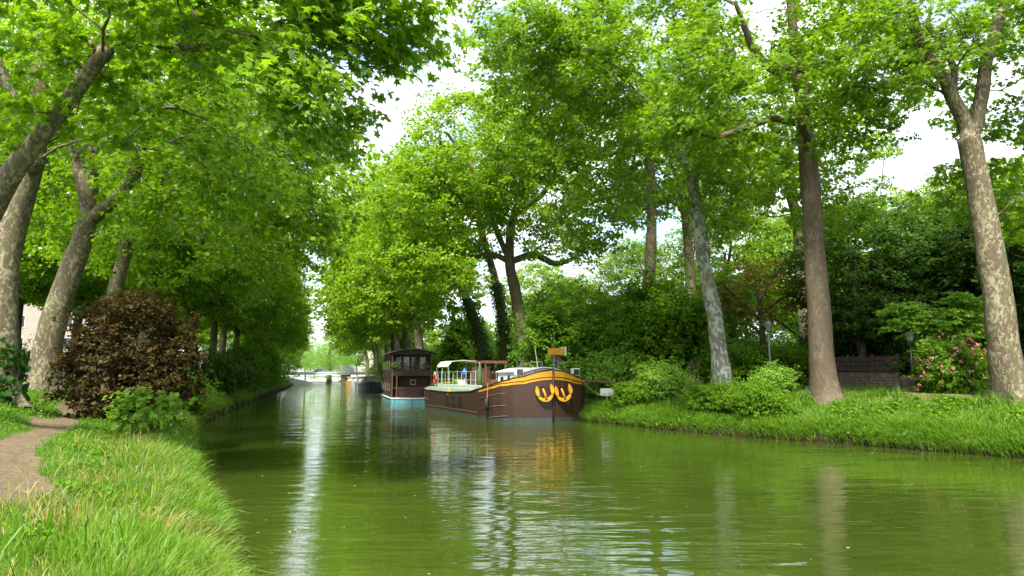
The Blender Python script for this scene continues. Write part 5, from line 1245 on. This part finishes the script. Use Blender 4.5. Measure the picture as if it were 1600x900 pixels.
# sign, plank, mooring posts
r = empty('white_sign', at(947, 41.5), 'small blank white sign board on a short post by the gangway', 'sign')
MB().box(-.03, .03, -.03, .03, -.1, .9).build('post', M['steel'], r); MB().box(-.42, .42, -.05, -.02, .55, 1.0).build('board', M['white'], r, bevel=.01)
for px_, lb in ((966, 'short wooden mooring post right of the white sign'), (987, 'whitish mooring post beside the blue-green shrub')):
    r = empty('mooring_post', at(px_, 41), lb, 'post', 'mooring posts on the right bank'); MB().lathe([(.12, -.2), (.12, .9), (.1, .96)], 10).build('post', M['oldwood'] if px_ < 980 else M['stone'], r); MB().lathe([(.15, .82), (.15, .88)], 10).build('cap', M['rust'], r)
bpy.context.view_layer.update()
ga = barge.matrix_world @ Vector((LSH + .6, -SB * 2.5, 2.35)); gb = Vector(tuple(P(1020, 596, 42)))
gb.z = float(ground(gb.x, gb.y)) + .5
gw = empty('gangway', ga, 'long narrow wooden gangway from the barge bow to the right bank', 'gangway'); dv = gb - ga; T = dv.to_track_quat('X', 'Z').to_matrix().to_4x4()
MB().box(0, dv.length, -.3, .3, -.04, .04, T=T).build('planks', M['oldwood'], gw)
for sd in (-1, 1): MB().box(0, dv.length, sd * .32 - .02, sd * .32 + .02, -.06, .07, T=T).build('side_rail', M['wood'], gw)
for px_, lb in ((1018, 'timber trestle carrying the bank end of the gangway'),):
    q = G(gb.x, gb.y); r = empty('trestle', q, lb, 'trestle')
    for a in (-.4, .4): MB().box(a - .05, a + .05, -.05, .05, -.1, .42).build('leg', M['oldwood'], r)
    MB().box(-.5, .5, -.06, .06, .3, .42).build('beam', M['oldwood'], r)
# timber landing at the water edge
la = water_at(919, 653); y_ = la[1]; xr_ = float(xR(y_))
ld = empty('landing_stage', (xr_ - .9, y_ + .2, 0), 'dark timber landing stage low at the water beside the bow', 'landing stage', rz=R(-12))
MB().box(0, 2.6, 0, 1.0, .42, .52).build('planks', M['darkwood'], ld)
for a in (.1, 1.2, 2.3): MB().box(a, a + .14, -.02, .12, -.5, .44).build('post', M['darkwood'], ld)
# mooring rope
q0 = barge.matrix_world @ Vector((LSH + .9, -SB * 2.3, 2.6)); q1 = Vector(tuple(at(966, 41))) + Vector((0, 0, .75))
rp = MB(); rp.tube([q0.lerp(q1, u) - Vector((0, 0, .7 * 4 * u * (1 - u))) for u in np.linspace(0, 1, 14)], .025, 6)
tag(rp.build('mooring_rope', mat('worn rope', (.32, .24, .15), .9), sm=True), 'slack worn rope running from the barge bow to a bank post', 'rope')

# ------------------------------------------------------------------ left background: white fence, pink building
fa = at(-260, 62); 
wf = empty('white_fence', (fa[0], fa[1], fa[2]), 'white picket railing along the road behind the left trees', 'fence')
n_ = 130; mb = MB(); x_end = at(330, 62)[0] - fa[0]
for k in range(n_): xx = x_end * k / n_; mb.box(xx, xx + .09, 0, .04, -.1, 1.05)
mb.build('pickets', M['white'], wf)
MB().box(0, x_end, .04, .08, .85, .95).build('top_rail', M['white'], wf); MB().box(0, x_end, .04, .08, .15, .25).build('bottom_rail', M['white'], wf)
bb_ = at(-250, 92); bd_ = empty('apartment_building', (bb_[0], bb_[1], bb_[2] - .5), 'pinkish building glimpsed between the left trunks', 'building')
BW = at(190, 92)[0] - bb_[0]
MB().box(0, BW, 0, 12, 0, 13).build('wall', M['plaster'], bd_); MB().box(-.4, BW + .4, -.4, 12.4, 13, 13.5).build('roof', M['stone'], bd_)
for fl in range(4):
    for k in range(int(BW / 3.2)):
        xx = 1.2 + k * 3.2; wv = MB().box(xx, xx + 1.3, -.06, .05, 1.2 + fl * 3, 2.9 + fl * 3).build('window', M['white'], bd_)
        MB().box(xx + .12, xx + 1.18, -.09, -.065, 1.3 + fl * 3, 2.8 + fl * 3).build('pane', M['glass'], wv)
